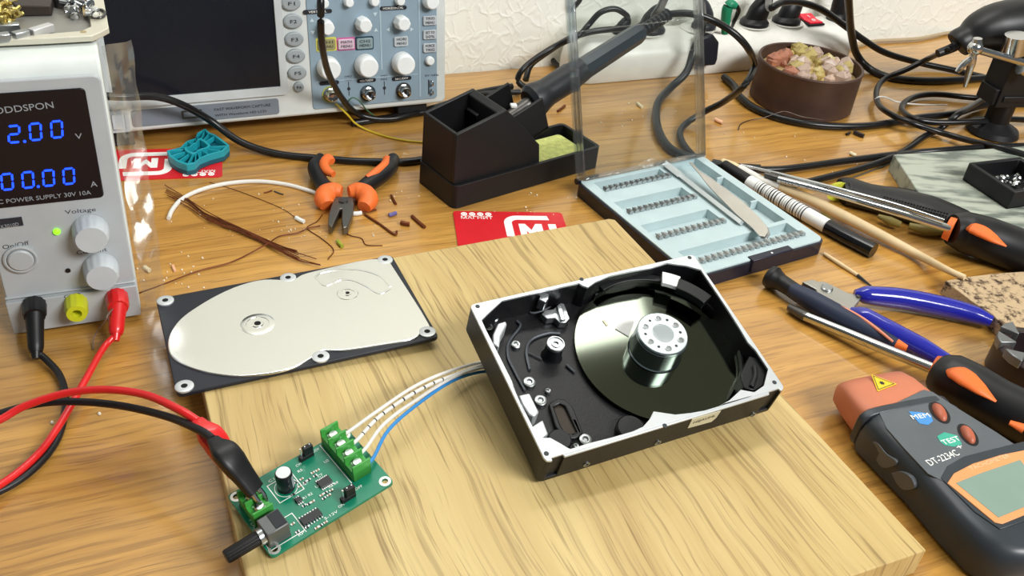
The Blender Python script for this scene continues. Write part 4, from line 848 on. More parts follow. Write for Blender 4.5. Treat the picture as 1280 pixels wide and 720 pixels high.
b = B(); b.box(bay[0][0]+2, bay[0][0]+13, bay[0][1]+18, bay[0][1]+20, 5, zi+.5); b.box(bay[1][0]-7, bay[1][0], -8, -6, 5, zi); b.box(bay[1][0]-7, bay[1][0], 34, 36, 5, zi); obj('divider', b, ins, t, .4)
lx0 = CF.z(931, 327, 8)[0]; lx1 = CF.z(983, 314, 8)[0]; b = B(); b.box(lx0, lx1, -cd-1.6, -cd+5, 3, 13.6); o = obj('latch', b, navy, t, .8)
b = B(); b.cyl(((lx0+lx1)/2, -cd+1, 13.6), ((lx0+lx1)/2, -cd+1, 14), .9, n=10); obj('latch_pin', b, white, o)
acr = clear('clear acrylic', (245, 248, 247), .06, .03, .004)
LT = M.Translation((0, cd-1, 13)) @ M.Rotation(-.345, 4, 'X')
def lid(b): b.v = [LT @ v for v in b.v]; return b
lw_ = cw-6
b = B(); b.box(-cw, lw_, 0, 1.6, 0, 150); lo = obj('lid', lid(b), acr, t, .3)
edge = clear('acrylic edge', (246, 248, 249), .5, .05, .02)
for nm, bx in (('lid_wall', (-cw, -cw+1.6, -11, 0, 0, 150)), ('lid_wall', (lw_-1.6, lw_, -11, 0, 0, 150)), ('lid_wall', (-cw+1.6, lw_-1.6, -11, 0, 0, 1.8)), ('lid_wall', (-cw+1.6, lw_-1.6, -11, 0, 148.2, 150)), ('lid_ridge', (-cw+2, lw_-2, -.8, 0, 115, 115.9))):
    obj(nm, lid(B().box(*bx)), edge, lo, .3)
b = B()
for s_ in (-1, 1): b.cyl((s_*(cw-4), cd-.5, 11), (s_*(cw-.2), cd-.5, 11), 2.6, n=14)
obj('hinge', b, navy, t)
# bits, each one on its own
bitm = mat('dark chrome bit', (176, 180, 182), .3, .9)
bb = B(); hexr = [[(2.15*math.cos(j*PI/3), y, 2.15*math.sin(j*PI/3)) for j in range(6)] for y in (0, 4.2)]; bb.rings(hexr); bb.cyl((0, 4.2, 0), (0, 5, 0), 1.3, .9, 8); bb.cyl((0, 5, 0), (0, 7, 0), .9, .4, 8)
first = None; rows = ((0, 13, 'screwdriver bit in the row farthest from the latch of the case', 'bits in the first row by the lid'), (1, 13, 'screwdriver bit in the second row from the clear lid', 'bits in the second row'), (2, 12, 'screwdriver bit in the third row from the clear lid', 'bits in the third row'), (3, 19, 'screwdriver bit in the long front row by the latch', 'bits in the long front row'))
for ri, n_, lab, grp in rows:
    x0, y0 = recs[ri][0]; x1 = recs[ri][1][0]
    for k_ in range(n_):
        fr = Fr(None, m=CF.m @ M.Translation((x0+2.2+(x1-x0-4.4)*k_/(n_-1), y0-2.2, zi+1.1)) @ M.Rotation(random.uniform(-.05, .05), 4, 'Z'))
        if first is None: first = tag(obj('screwdriver_bit', bb, bitm, fr=fr, flat=True), lab, 'screwdriver bit', grp)
        else: dup(first, fr, lab, grp)
# extension shaft and tweezers
a = CF.w(*c2(832, 205, 15), 0); c = CF.w(*c2(927, 279, 15), 0)
fr = Fr((a.x, a.y, 13)); t = thing('extension_shaft', 'grey extension shaft clipped along the tool bay of the bit case', 'shaft', fr)
A3 = V((a.x, a.y, 15.2)); C3 = V((c.x, c.y, 15.2)); dd = C3-A3
obj('shaft', B().tube([A3+dd*.2, C3], 2.6, 4, 2, smooth=False, sz=.8), mat('satin steel', (206, 212, 212), .35, .4), t, fr=fr, wpts=True)
obj('socket', B().tube([A3, A3+dd*.22], 3.9, 4, 2, smooth=False, sz=.8), mat('satin steel', (206, 212, 212), .35, .4), t, fr=fr, wpts=True)
fr = Fr(CF.w(*c2(905, 245, 14), zi+1.2), .5942); P = [fr.z(u, v, 1) for u, v in ((861, 204), (866, 205), (874, 215), (890, 225), (908, 238), (930, 255), (948, 272), (958, 284), (960, 291), (956, 297), (949, 296), (940, 286), (920, 269), (899, 248), (884, 232), (873, 218))]
t = thing('tweezers', 'flat pale steel tweezers lying across the tool bay of the case', 'tweezers', fr)
obj('upper_arm', B().prism(P, 1.2, 2.2), mat('beige steel', (200, 196, 188), .35, .6), t, .3)
obj('lower_arm', B().prism([(x+1.6, y-1.2) for x, y in P], -.6, .3), steel, t, .3)

# ------------------------------------------------------------------ power strip
PS = Fr((at(735, 107, 0)), YAW)
t = thing('power_strip', 'white multi socket power strip with a red switch lying along the wall', 'power strip', PS)
Ls = 341; pw = mat('off white strip plastic', (226, 224, 216), .35)
sec = [(2, 0), (0, 6), (0, 24), (4, 33), (12, 39), (24, 42), (40, 42), (50, 38), (53, 30), (53, 0)]
def secs(x, k): return [(x, 26+(y-26)*k, z*k if z > 3 else z) for y, z in sec]
b = B(); b.rings([secs(x, k) for x, k in ((-14, .55), (-8, .8), (0, .95), (6, 1), (Ls-6, 1), (Ls, .96))]); obj('body', b, pw, t, 1)
def Q(u, v, h=41): return PS.z(u, v, h)
socks = [(815, 48), (880, 42), (903, 37), (947, 35), (985, 30)]
for u, v in socks:
    x, y = Q(u, v); b = B(); b.lathe([(20, 41.6), (20, 42.8), (18.5, 42.8), (17.5, 42.1), (.1, 42.1)], 36, M.Translation((x, 28, 0)) @ M.Diagonal((1, .85, 1, 1))); obj('socket', b, pw, t)
x, y = Q(1017, 28, 43); b = B(); b.box(x-11, x+11, 14, 40, 41, 43.4); obj('switch_frame', b, blkm, t, .6)
b = B(); b.rings([[(x-9, 16, 43), (x-9, 38, 43), (x-9, 38, 47.5), (x-9, 27, 44.5), (x-9, 16, 45)], [(x+9, 16, 43), (x+9, 38, 43), (x+9, 38, 47.5), (x+9, 27, 44.5), (x+9, 16, 45)]]); sw = obj('switch', b, mat('red rocker', (210, 22, 50), .3, emit=.25), t, .4)
b = B(); b.prism(circ(x, 22, 2.4, 14), 45.2, 45.9, [circ(x, 22, 1.7, 14)]); b.box(x-.4, x+.4, 29, 34, 46, 46.8); obj('switch_mark', b, ink, sw)
def plug(px, lab, hgt, lean, m_=blk, r0=17, pts=None, rc=3.2, cat='plug', grow=1):
    x, y = Q(*px); base_ = PS.w(x, 28, 42.6); fr = Fr((base_.x, base_.y, 42.6), YAW)
    t = thing('mains_plug', lab, cat, fr)
    b = B(); b.lathe([(r0, 0), (r0, 3), (r0*.85, 6), (r0*.55, 9)], 24, M.Diagonal((1, .85, 1, 1)))
    b.tube([(0, 0, 3), (lean*.25, 0, hgt*.45), (lean*.7, 0, hgt*.8), (lean, 0, hgt)], [r0*.8, r0*.75, r0*.55, r0*.3], 16, 5, sx=.75); obj('plug_body', b, m_, t)
    if pts:
        P = [PS.m @ (PS.i @ base_+V((lean*.9, 0, hgt*.9)))]+[at(*p_) for p_ in pts]; obj('cable', B().tube(P, rc, 12), cab, t, fr=fr, wpts=True)
    return t
plug((818, 45), 'black plug at the left end of the strip, cable rising to the top', 26, 10, pts=[(818, 20, 78), (826, 8, 95), (836, -15, 130)], rc=4)
plug((770, 38), 'black plug farthest left on the strip with its lead arching over it', 16, 6, r0=10, pts=[(782, 18, 66), (768, 11, 72), (750, 16, 68), (735, 32, 55), (722, 45, 48), (690, 60, 34), (655, 85, 20), (650, 105, 6), (690, 120, 4)], rc=3)
plug((885, 40), 'grey black plug standing beside the green clip', 30, -10, r0=14, m_=mat('charcoal plastic', (48, 50, 56), .4), pts=[(878, 35, 62), (868, 60, 40), (858, 90, 20), (838, 110, 8), (822, 130, 5), (822, 160, 4), (838, 186, 4), (870, 200, 4)], rc=4)
plug((947, 35), 'angular black plug in the middle of the strip right of the green clip', 34, 12, pts=[(962, 10, 84), (978, 3, 88), (1000, 3, 84), (1027, 12, 74), (1057, 33, 52), (1080, 50, 36), (1107, 66, 20), (1147, 78, 8), (1193, 88, 4), (1240, 99, 4)], rc=3.6)
plug((985, 31), 'shorter black plug between the angular plug and the red switch', 30, 12)
plug((1043, 24), 'thick ribbed black plug beside the red switch at the strip end', 40, -8, r0=13)
# green clip
gfr = Fr(PS.w(*Q(914, 30, 46), 46), YAW); gc = mat('green rubber boot', (18, 128, 92), .4)
t = thing('alligator_clip', 'green booted alligator clip perched on the power strip', 'clip', gfr)
b = B(); g1 = [at(906, 42, 50), at(907, 28, 62), at(909, 12, 76), at(913, 5, 82), at(920, 8, 80)]; b.tube(g1, [3.5, 5, 5.5, 5, 3.5], 12, 5); obj('boot', b, gc, t, fr=gfr, wpts=True)
b = B(); b.tube([at(921, 8, 80), at(923, 14, 74), at(918, 26, 62), at(914, 36, 50)], [2.5, 2.6, 2.2, 1.6], 10, 4); obj('lead', b, cab, t, fr=gfr, wpts=True)
# black transformer lump left of the green clip
lf = Fr(at(893, 62, 12), YAW); 
q0 = at(888, 56, 44); 
tag(obj('plug_adapter', B().prism([(-13, 0), (11, 0), (13, 6), (13, 24), (4, 33), (-9, 30), (-14, 18)], 0, 14), mat('black glossy adapter', (28, 30, 36), .3), fr=Fr(None, m=M.Translation(PS.w(Q(876, 60, 30)[0], 0, 14)) @ M.Rotation(YAW, 4, 'Z') @ M.Rotation(PI/2-.2, 4, 'X')), bevel=2), 'black adapter lump hanging over the front of the power strip', 'adapter')

# ------------------------------------------------------------------ rosin can
cf = at(993, 149, 0); dn = V((cf.x, cf.y, 0)).normalized(); RC = 52.5
cc = cf+dn*RC; RF = Fr((cc.x, cc.y, 0), 0)
rust = mat('brown rusty tin', (82, 62, 54), .5, .35, var=.22, scale=45)
t = thing('rosin_tin', 'round brown tin full of amber rosin on the bench by the wall', 'tin', RF)
b = B(); b.lathe([(RC-1, 0), (RC, 1), (RC, 40), (RC+.8, 41.5), (RC+.2, 43), (RC-2, 42.6), (RC-2.2, 3), (.1, 3)], 72); obj('tin', b, rust, t)
obj('rosin_bed', B().lathe([(RC-2.6, 3), (RC-2.6, 30), (RC*.6, 34), (.1, 35)], 48), mat('crushed rosin', (226, 184, 130), .4, var=.3, scale=160, bump=1, bscale=300), t)
ros = [mat('amber rosin', (250, 212, 140), .14, trans=.55, ior=1.4, var=.2), mat('pink brown rosin', (216, 150, 122), .14, trans=.5, ior=1.4, var=.25), mat('pale rosin', (236, 212, 196), .16, trans=.55, ior=1.4, var=.1)]
R_ = random.Random(11)
for i in range(64):
    a_ = R_.uniform(0, 2*PI); rr = (RC-11)*math.sqrt(R_.uniform(0, 1)); s_ = R_.uniform(4.5, 11); x, y = rr*math.cos(a_), rr*math.sin(a_)
    mi = 1 if x < -18 else (2 if x > 14 and R_.random() < .6 else R_.choice((0, 0, 2)))
    fr = Fr((cc.x+x, cc.y+y, 34+R_.uniform(0, 3)), R_.uniform(0, 6))
    lab = {0: 'amber yellow rosin chunk in the middle of the tin', 1: 'pink brown rosin lump at the left of the tin', 2: 'pale rosin chunk on the heap in the tin'}[mi]
    tag(obj('rosin_chunk', B().rock((0, 0, s_*.35), s_, i, 5, 3, (1, .8, .85)), ros[mi], fr=fr, flat=True), lab, 'rosin chunk', ['amber rosin chunks', 'pink brown rosin chunks', 'pale rosin chunks'][mi])

# ------------------------------------------------------------------ cables on the bench
cable('black_cable', 'thick black cable running past the oscilloscope foot to the soldering stand', 'cable', [(90, 118, 62), (150, 121, 58), (195, 121, 52), (228, 131, 42), (262, 150, 24), (300, 177, 8), (345, 192, 3), (400, 198, 3), (460, 202, 3), (530, 199, 3), (580, 170, 3)], 3.0, cab, 12)
cable('black_cable', 'black cable hanging down in front of the oscilloscope knobs', 'cable', [(401, -25, 150), (401, 5, 140), (402, 50, 108), (410, 90, 70), (427, 122, 34), (445, 141, 12), (470, 148.5, 5), (500, 147, 4), (540, 135, 4), (600, 118, 4), (650, 115, 4)], 2.7, cab, 12)
cable('black_cable', 'black cable lying against the bottom right edge of the oscilloscope', 'cable', [(440, 154, 3), (480, 148, 3), (520, 142, 3), (545, 136, 3), (590, 118, 3), (640, 108, 3)], 3.2, cab, 12)
yw_ = mat('yellow wire insulation', (206, 180, 44), .4)
cable('yellow_wire', 'thin yellow wire trailing from the oscilloscope to the soldering stand', 'wire', [(406, 118, 24), (420, 130, 22), (434, 143, 14), (444, 154, 4), (460, 163, 1), (484, 171, 1), (510, 176, 1), (535, 178, 1)], .9, yw_, 8)
cable('green_wire', 'thin green looped wire below the middle oscilloscope socket', 'wire', [(435, 139, 14), (434, 129, 24), (441, 122, 30), (450, 127, 26), (458, 137, 14), (468, 145, 6)], .6, mat('green wire insulation', (70, 110, 80), .4), 8)
cable('black_cable', 'black cable dropping down the wall behind the clear lid', 'cable', [(735, -20, 90), (722, 4, 70), (700, 25, 40), (688, 45, 20), (686, 65, 8), (700, 84, 4), (730, 100, 4)], 2.6, cab, 12)
cable('black_cable', 'black cable arching from behind the iron towards the power strip', 'cable', [(657, 100, 4), (663, 82, 14), (680, 68, 26), (705, 52, 40), (730, 42, 48), (760, 37, 52), (800, 36, 50)], 3.2, cab, 12)
cable('black_cable', 'thick black cable falling past the right end of the power strip', 'cable', [(1060, -25, 120), (1061, 5, 90), (1064, 40, 50), (1071, 68, 18), (1087, 86, 5), (1113, 97, 4), (1153, 101, 4), (1200, 100, 4), (1250, 96, 4), (1300, 92, 4)], 4.2, cab, 12)
cable('black_cable', 'thin black cable looping against the wall right of the strip', 'cable', [(1148, -25, 40), (1144, 2, 30), (1133, 22, 16), (1117, 37, 6), (1100, 44, 3), (1070, 46, 3)], 2.4, cab, 12)
cable('black_cable', 'black cable curling round the front of the rosin tin', 'cable', [(905, 96, 4), (918, 108, 4), (926, 122, 4), (945, 136, 4), (975, 147.5, 4), (1010, 155, 4), (1045, 158, 4), (1083, 157.5, 4), (1117, 153, 4), (1150, 147, 6), (1193, 142, 7), (1232, 131, 5), (1290, 128, 4)], 3.7, cab, 12)
cable('black_cable', 'black cable making a hook left of the black stand foot', 'cable', [(1300, 128, 5), (1215, 122, 5), (1173, 118, 5), (1147, 120, 5), (1131, 128, 5), (1128, 138, 5), (1142, 148, 12), (1170, 153, 12), (1220, 152, 14), (1260, 149, 12), (1300, 151, 8)], 3.1, cab, 12)
cable('black_cable', 'black cable slanting from the stand towards the bit case', 'cable', [(1240, 118, 14), (1217, 131, 16), (1197, 143, 20), (1177, 160, 6), (1155, 171, 4), (1133, 187, 4), (1107, 200, 4), (1067, 213, 4), (1020, 225, 4), (980, 235, 4)], 3.1, cab, 12)
cable('black_cable', 'long black cable running behind the grey stone slab to the case', 'cable', [(890, 203, 4), (933, 211, 4), (970, 212, 4), (1000, 209, 4), (1050, 202, 4), (1085, 197.5, 4), (1113, 194, 4), (1167, 189, 12), (1233, 184, 12), (1300, 182, 12)], 3.2, cab, 12)
cable('wall_cable', 'thin beige cable lying in the corner of bench and wall', 'cable', [(1060, 60, 3), (1090, 52, 3), (1120, 50, 3), (1150, 48, 3), (1185, 41, 3), (1230, 36, 3)], 2.2, mat('beige cable sheath', (176, 158, 128), .6), 10)
cable('cable_tie', 'white cable tie wrapped on the looping black cable', 'cable tie', [(1094, 124, 10), (1099, 121, 13), (1108, 122, 12), (1120, 127, 6), (1140, 130, 5), (1165, 131, 4), (1184, 131, 3)], .8, white, 8)
cable('thin_wire', 'hair thin dark wire draped over the cable before the rosin tin', 'wire', [(923, 162, 1), (926, 155, 1), (938, 150, 1), (955, 147, 3), (975, 140, 9), (985, 140, 9), (1003, 146, 6), (1030, 150, 3)], .45, mat('dark fine wire', (70, 58, 50), .4, .5), 6)
cable('bare_wire', 'thin grey wire lying under the black cable above the knurled handle', 'wire', [(1128, 192, 1), (1110, 205, 1), (1085, 215, 1), (1066, 222, 1)], .7, steel, 6)

# ------------------------------------------------------------------ stand, third hand, hose at upper right
kb = at(1239, 166, 0); KS = Fr((kb.x, kb.y, 0), .3)
t = thing('bench_stand', 'black upright bench stand on a round rubber foot at right', 'stand', KS)
b = B(); b.lathe([(24, 0), (26, 2), (24, 7), (16, 11), (12, 14)], 36); obj('foot', b, blk, t)
def ku(u, v): return KS.y(u, v, 0)
b = B(); b.lathe([(12, 12), (12, 32), (14, 36)], 24); obj('column', b, blkm, t)
x0, z0 = ku(1212, 130); x1, z1 = ku(1212, 80); x2, _ = ku(1290, 130)
b = B(); b.box(-22, 40, -14, 14, 34, 88); b.box(-17, 36, -15.5, -14, 40, 46); b.box(-26, -20, -12, 12, 36, 52); obj('clamp_block', b, blkm, t, 2)
b = B(); b.cyl((36, -22, 44), (36, -12, 44), 7, n=18); obj('clamp_knob', b, blk, t, .6)
# tool with cable
def kw_(u, v, y): q = KS.y(u, v, y); return KS.w(q[0], y, q[1])
P = [kw_(1196, 56, 22), kw_(1200, 53, 22), kw_(1212, 47, 22), kw_(1230, 38, 22), kw_(1255, 33, 22), kw_(1300, 30, 22), kw_(1350, 34, 22)]
fr = Fr((P[0].x, P[0].y, 60)); t = thing('hand_tool', 'black flared tool body gripped by the bench stand, cable at its end', 'hand tool', fr)
b = B(); b.tube(P, [12.5, 14, 14, 19, 23, 25.5, 27, 27], 28, 5); obj('tool_body', b, blk, t, fr=fr, wpts=True)
e0 = kw_(1190, 60, 22)
C4 = [P[0], e0, kw_(1183, 63, 22)]+[at(u, v, z) for u, v, z in ((1163, 72, 42), (1133, 87, 24), (1107, 98, 14), (1096, 112, 10), (1098, 130, 9), (1114, 143, 13), (1140, 154, 14), (1177, 166, 8), (1213, 176, 10), (1245, 183, 18), (1290, 196, 18))]
obj('strain_relief', B().tube([P[0], e0, kw_(1172, 67, 22)], [5, 4.6, 4], 14, 5), blk, t, fr=fr, wpts=True)
obj('cable', B().tube(C4, 3.0, 12), cab, t, fr=fr, wpts=True)
# third hand arm
fr = Fr(kw_(1222, 60, -26)); t = thing('helping_hand', 'chrome helping hand arm with ball joint and alligator clip', 'helping hand', fr)
wj = lambda u, v, y=-26: kw_(u, v, y)
b = B(); b.tube([wj(1225, 63), wj(1300, 84)], 3.6, 16, 2, smooth=False); obj('arm', b, chrome, t, fr=fr, wpts=True)
b = B(); q = wj(1219, 60); b.ball(q, 7); b.tube([q+V((0, 0, 2)), q+V((-1, 0, 9))], [5, 4], 14, 2, smooth=False); obj('ball_joint', b, chrome, t, fr=fr, wpts=True)
b = B(); b.tube([wj(1217, 68), wj(1213, 84), wj(1206, 108)], [3.2, 4.2, 3, 1.8], 10, 4); b.tube([wj(1214, 72), wj(1205, 80), wj(1196, 90)], [2, 3.2, 3.4, 2], 10, 4); obj('clip', b, chrome, t, fr=fr, wpts=True)
b = B(); b.tube([wj(1266, 66, -20), wj(1272, 44, -20)], [11, 11], 20, 2, smooth=False); b.tube([wj(1276, 85, -24), wj(1288, 92, -24)], [6, 6], 14, 2, smooth=False); obj('clamp_screw', b, chrome, t, fr=fr, wpts=True)

# ------------------------------------------------------------------ stone slab, solder tray, cork block
def outline(fr, px, h): return [fr.z(u, v, h) for u, v in px]
def stone():
    m = bpy.data.materials.new('streaked grey green stone'); m.use_nodes = True; t = m.node_tree; b = t.nodes['Principled BSDF']
    tc = t.nodes.new('ShaderNodeTexCoord'); mp = t.nodes.new('ShaderNodeMapping'); mp.inputs['Scale'].default_value = (25, 110, 60); mp.inputs['Rotation'].default_value = (0, 0, .1)
    n = t.nodes.new('ShaderNodeTexNoise'); n.inputs['Scale'].default_value = 1; n.inputs['Detail'].default_value = 6; t.links.new(tc.outputs['Object'], mp.inputs[0]); t.links.new(mp.outputs[0], n.inputs['Vector'])
    r = t.nodes.new('ShaderNodeValToRGB'); e = r.color_ramp.elements; e[0].position = .38; e[0].color = lin((104, 112, 104)); e[1].position = .56; e[1].color = lin((168, 174, 160)); t.links.new(n.outputs['Fac'], r.inputs[0]); t.links.new(r.outputs[0], b.inputs['Base Color']); b.inputs['Roughness'].default_value = .5; return m
zs_ = 16
SL = Fr(at(1117, 193, zs_), 0.1); SL = Fr((SL.m.translation.x, SL.m.translation.y, 0), .1)
so_ = outline(SL, [(1117, 193), (1165, 190), (1233, 186), (1300, 181), (1330, 300), (1290, 300), (1222, 276), (1165, 250), (1148, 240)], zs_)
tag(obj('stone_slab', B().prism(so_, 0, zs_), stone(), fr=SL, bevel=.8), 'grey green streaked stone slab under the black solder tray', 'stone slab')
TB = Fr(at(1258, 262, zs_), 0); TB = Fr((TB.m.translation.x, TB.m.translation.y, zs_), math.atan2((at(1300, 252, zs_)-at(1258, 262, zs_)).y, (at(1300, 252, zs_)-at(1258, 262, zs_)).x))
TB = Fr(TB.m.translation, .32)
t = thing('solder_tray', 'small square black tray holding solder blobs on the stone slab', 'tray', TB)
a_ = TB.z(1203, 222, 2); w1 = 62; yw = math.atan2(a_[1], a_[0])
d_ = V((a_[0], a_[1], 0)); e_ = V((d_.y, -d_.x, 0)).normalized()*60 
po = [(0, 0), (d_.x, d_.y), (d_.x+e_.x, d_.y+e_.y), (e_.x, e_.y)]
cx_ = sum(p_[0] for p_ in po)/4; cy_ = sum(p_[1] for p_ in po)/4
pi_ = [((x-cx_)*.86+cx_, (y-cy_)*.86+cy_) for x, y in po]; pf_ = [((x-cx_)*.8+cx_, (y-cy_)*.8+cy_) for x, y in po]
b = B(); b.prism(po, 0, 17, [pi_]); b.prism(po, 0, 3); obj('tray', b, blkm, t, 1.2)
b = B(); R_ = random.Random(2)
for i in range(26):
    fx_, fy_ = R_.uniform(.22, .7), R_.uniform(.25, .8); x = d_.x*fx_+e_.x*fy_; y = d_.y*fx_+e_.y*fy_
    s_ = R_.uniform(1.2, 3.2); b.rock((x, y, 3+s_*.6+R_.uniform(0, 5)), s_, 50+i, 7, 4)
so2 = obj('solder_blobs', b, chrome, fr=TB); tag(so2, 'heap of shiny solder droplets inside the small black tray', 'solder', kind='stuff')
def corkm():
    m = bpy.data.materials.new('crumbly speckled board'); m.use_nodes = True; t = m.node_tree; b = t.nodes['Principled BSDF']
    tc = t.nodes.new('ShaderNodeTexCoord'); n = t.nodes.new('ShaderNodeTexNoise'); n.inputs['Scale'].default_value = 130; n.inputs['Detail'].default_value = 6; n.inputs['Roughness'].default_value = .7; t.links.new(tc.outputs['Object'], n.inputs['Vector'])
    r = t.nodes.new('ShaderNodeValToRGB'); e = r.color_ramp.elements; e[0].position = .38; e[0].color = lin((66, 46, 34)); e[1].position = .5; e[1].color = lin((196, 170, 134)); t.links.new(n.outputs['Fac'], r.inputs[0]); t.links.new(r.outputs[0], b.inputs['Base Color']); b.inputs['Roughness'].default_value = .9
    bp = t.nodes.new('ShaderNodeBump'); bp.inputs['Distance'].default_value = .003; t.links.new(n.outputs['Fac'], bp.inputs['Height']); t.links.new(bp.outputs[0], b.inputs['Normal']); return m
CK = Fr(at(1181, 352, 10), .3); CK = Fr((CK.m.translation.x, CK.m.translation.y, 0), .3)
ck = outline(CK, [(1181, 351), (1200, 347), (1240, 342), (1280, 339), (1320, 336), (1340, 400), (1300, 425), (1262, 414), (1240, 392), (1215, 376)], 11)
tag(obj('crumbly_block', B().prism(ck, 0, 11), corkm(), fr=CK, bevel=.6), 'tan speckled crumbly board piece under the tip of the brush handle', 'board piece')

# ------------------------------------------------------------------ long tools
def rodthing(name, lab, cat, segs, group=None, fr=None):
    p0 = at(*segs[0][1][0]); fr = fr or Fr((p0.x, p0.y, 0)); t = thing(name, lab, cat, fr, group)
    for s_ in segs:
        nm, pts, r, m_ = s_[:4]; kw2 = dict(s_[4]) if len(s_) > 4 else {}
        wt(nm, pts, r, m_, t, fr, **kw2)
    return t, fr
natw = mat('pale turned wood', (214, 190, 148), .6, var=.08, scale=60)
rodthing('paintbrush', 'paintbrush with pale bristles and a bare wooden handle', 'paintbrush', [
    ('bristles', [(903, 201, 6), (914, 206, 6.5), (926, 212, 7)], [3.2, 4.4, 4.2], mat('cream bristles', (226, 208, 164), .8, bump=.8, bscale=900), dict(sz=.7)),
    ('ferrule', [(924, 211, 7), (950, 224, 7), (976, 234, 7)], [4.2, 3.6, 3.6], mat('white ferrule', (222, 218, 210), .35)),
    ('handle', [(975, 234, 7), (1010, 248, 7), (1060, 273, 6.5), (1110, 299, 6), (1150, 320, 5.5), (1185, 338, 12), (1206, 347, 13.5)], [3.6, 4.4, 4.6, 4.2, 3.4, 2.6, 2.2], natw)])
t, mfr = rodthing('marker', 'black capped marker pen with a white barcode label along the bit case', 'marker', [
    ('barrel', [(905, 207, 6), (930, 223, 6), (940, 230, 6)], [5.2, 5.6, 5.8], blk),
    ('label', [(936, 227.5, 6), (990, 258, 6), (1037, 284.5, 6)], 6.0, mat('white label paper', (232, 232, 228), .45), dict(n=24)),
    ('cap', [(1034, 283, 6), (1060, 297, 6), (1092, 313.5, 6)], [6.2, 6.2, 6.3], mat('glossy black cap', (14, 14, 18), .18), dict(n=24))])
b = B(); A_ = at(936, 227.5, 6); D_ = at(1037, 284.5, 6)-A_; R_ = random.Random(3); s_ = .12
while s_ < .72:
    w_ = R_.choice((.004, .008, .013)); b.tube([A_+D_*s_, A_+D_*(s_+w_)], 6.06, 24, 1, smooth=False); s_ += w_+R_.uniform(.012, .03)
obj('barcode', b, dink, t, fr=mfr, wpts=True)
rodthing('screwdriver', 'orange and black handled screwdriver whose shaft crosses the knurled handle', 'screwdriver', [
    ('tip', [(956, 218, 13), (975, 224, 13.5)], [2.2, 3.0], dsteel, dict(n=12)),
    ('shaft', [(973, 224, 14), (1047, 243, 20), (1120, 265, 25), (1188, 286, 25)], [3.0, 3.2], chrome, dict(n=20)),
    ('collar', [(1183, 284.5, 22), (1191, 287.5, 22)], [9, 9.6], ora, dict(n=20)),
    ('grip', [(1189, 287, 21), (1206, 290, 20), (1232, 298, 19), (1262, 309, 17), (1300, 322, 16), (1350, 338, 16)], [12, 16, 17, 17, 17, 18], blk, dict(n=24)),
    ('grip_inlay', [(1209, 285, 28), (1217, 285, 30), (1228, 290, 30.5), (1243, 299, 30), (1258, 308, 28)], [3.5, 8, 8, 5.5, 1], ora, dict(sz=.45, n=20, k=9))])
rodthing('needle_file', 'slim chrome rod with a pointed end lying beside the brush ferrule', 'rod', [
    ('rod', [(927, 206, 10), (960, 214, 13), (1047, 236, 25), (1120, 256, 30), (1180, 276, 31)], [1.0, 1.6, 1.6, 1.6], chrome)])
t, kfr = rodthing('utility_handle', 'black knurled tool handle with yellow trim lying under the screwdriver', 'tool handle', [
    ('body', [(1051, 238, 9), (1060, 239, 9), (1085, 246, 9), (1120, 254, 9), (1160, 265, 9), (1200, 280, 9), (1225, 290, 8)], [13, 17, 16, 18, 20, 18, 12], blk, dict(sz=.62, n=24)),
    ('end_trim', [(1046, 236, 9), (1051, 240, 9)], [11, 14], mat('lime yellow trim', (198, 200, 60), .4), dict(sz=.62, n=20)),
    ('lower_window', [(1098, 270, 6), (1112, 276, 6), (1126, 281, 6)], [2, 4, 3], mat('olive clear plastic', (130, 116, 60), .3), dict(sz=.9)),
    ('lower_window', [(1136, 282, 6), (1156, 287, 6), (1178, 290, 6)], [3, 4.4, 3], MATS['olive clear plastic'], dict(sz=.9))])
b = B()
for i in range(34):
    s_ = i/33; u = 1103+s_*88; v = 235+s_*22-math.sin(s_*PI)*5; b.tube([at(u-1.5, v-1.5, 12.5), at(u, v+1, 16.5), at(u+1, v+4, 18.5)], 1.1, 6, 2)
obj('ribs', b, blkm, t, fr=kfr, wpts=True)
b = B()
for i in range(22):
    for j in range(5):
        s_ = i/21; q = at(1106+s_*78-j*1.6, 246+s_*21+j*3.1, 20.6); b.ball((q.x, q.y, q.z), 1.1, 6, 3)
obj('knurling', b, blkm, t, fr=kfr, wpts=True)
rodthing('screwdriver', 'large screwdriver with dark tip and orange black grip beside the tachometer', 'screwdriver', [
    ('tip', [(986, 384, 4), (1008, 396, 5)], [2.6, 3.4, 3.8], dsteel, dict(n=12)),
    ('shaft', [(1006, 395, 5), (1060, 417, 8), (1110, 438, 11), (1174, 464, 14)], [3.5, 3.6], chrome, dict(n=20)),
    ('collar', [(1166, 461, 14), (1176, 465, 14.5)], [9, 10.5], ora, dict(n=20)),
    ('grip', [(1173, 464, 15), (1185, 471, 15.5), (1210, 484, 16), (1245, 504, 16), (1290, 527, 16), (1350, 555, 16)], [12, 15.5, 16, 15.5, 16, 17], blk, dict(n=24)),
    ('grip_inlay', [(1188, 463, 26), (1197, 466, 28.5), (1209, 474, 29.5), (1226, 487, 29), (1245, 502, 27)], [3.5, 8, 8, 5.5, 1], ora, dict(sz=.45, n=20, k=9)),
    ('grip_inlay', [(1262, 528, 22), (1280, 536, 22)], [2, 4], ora, dict(sz=.6))])
nv = mat('navy rubber grip', (36, 44, 66), .5)
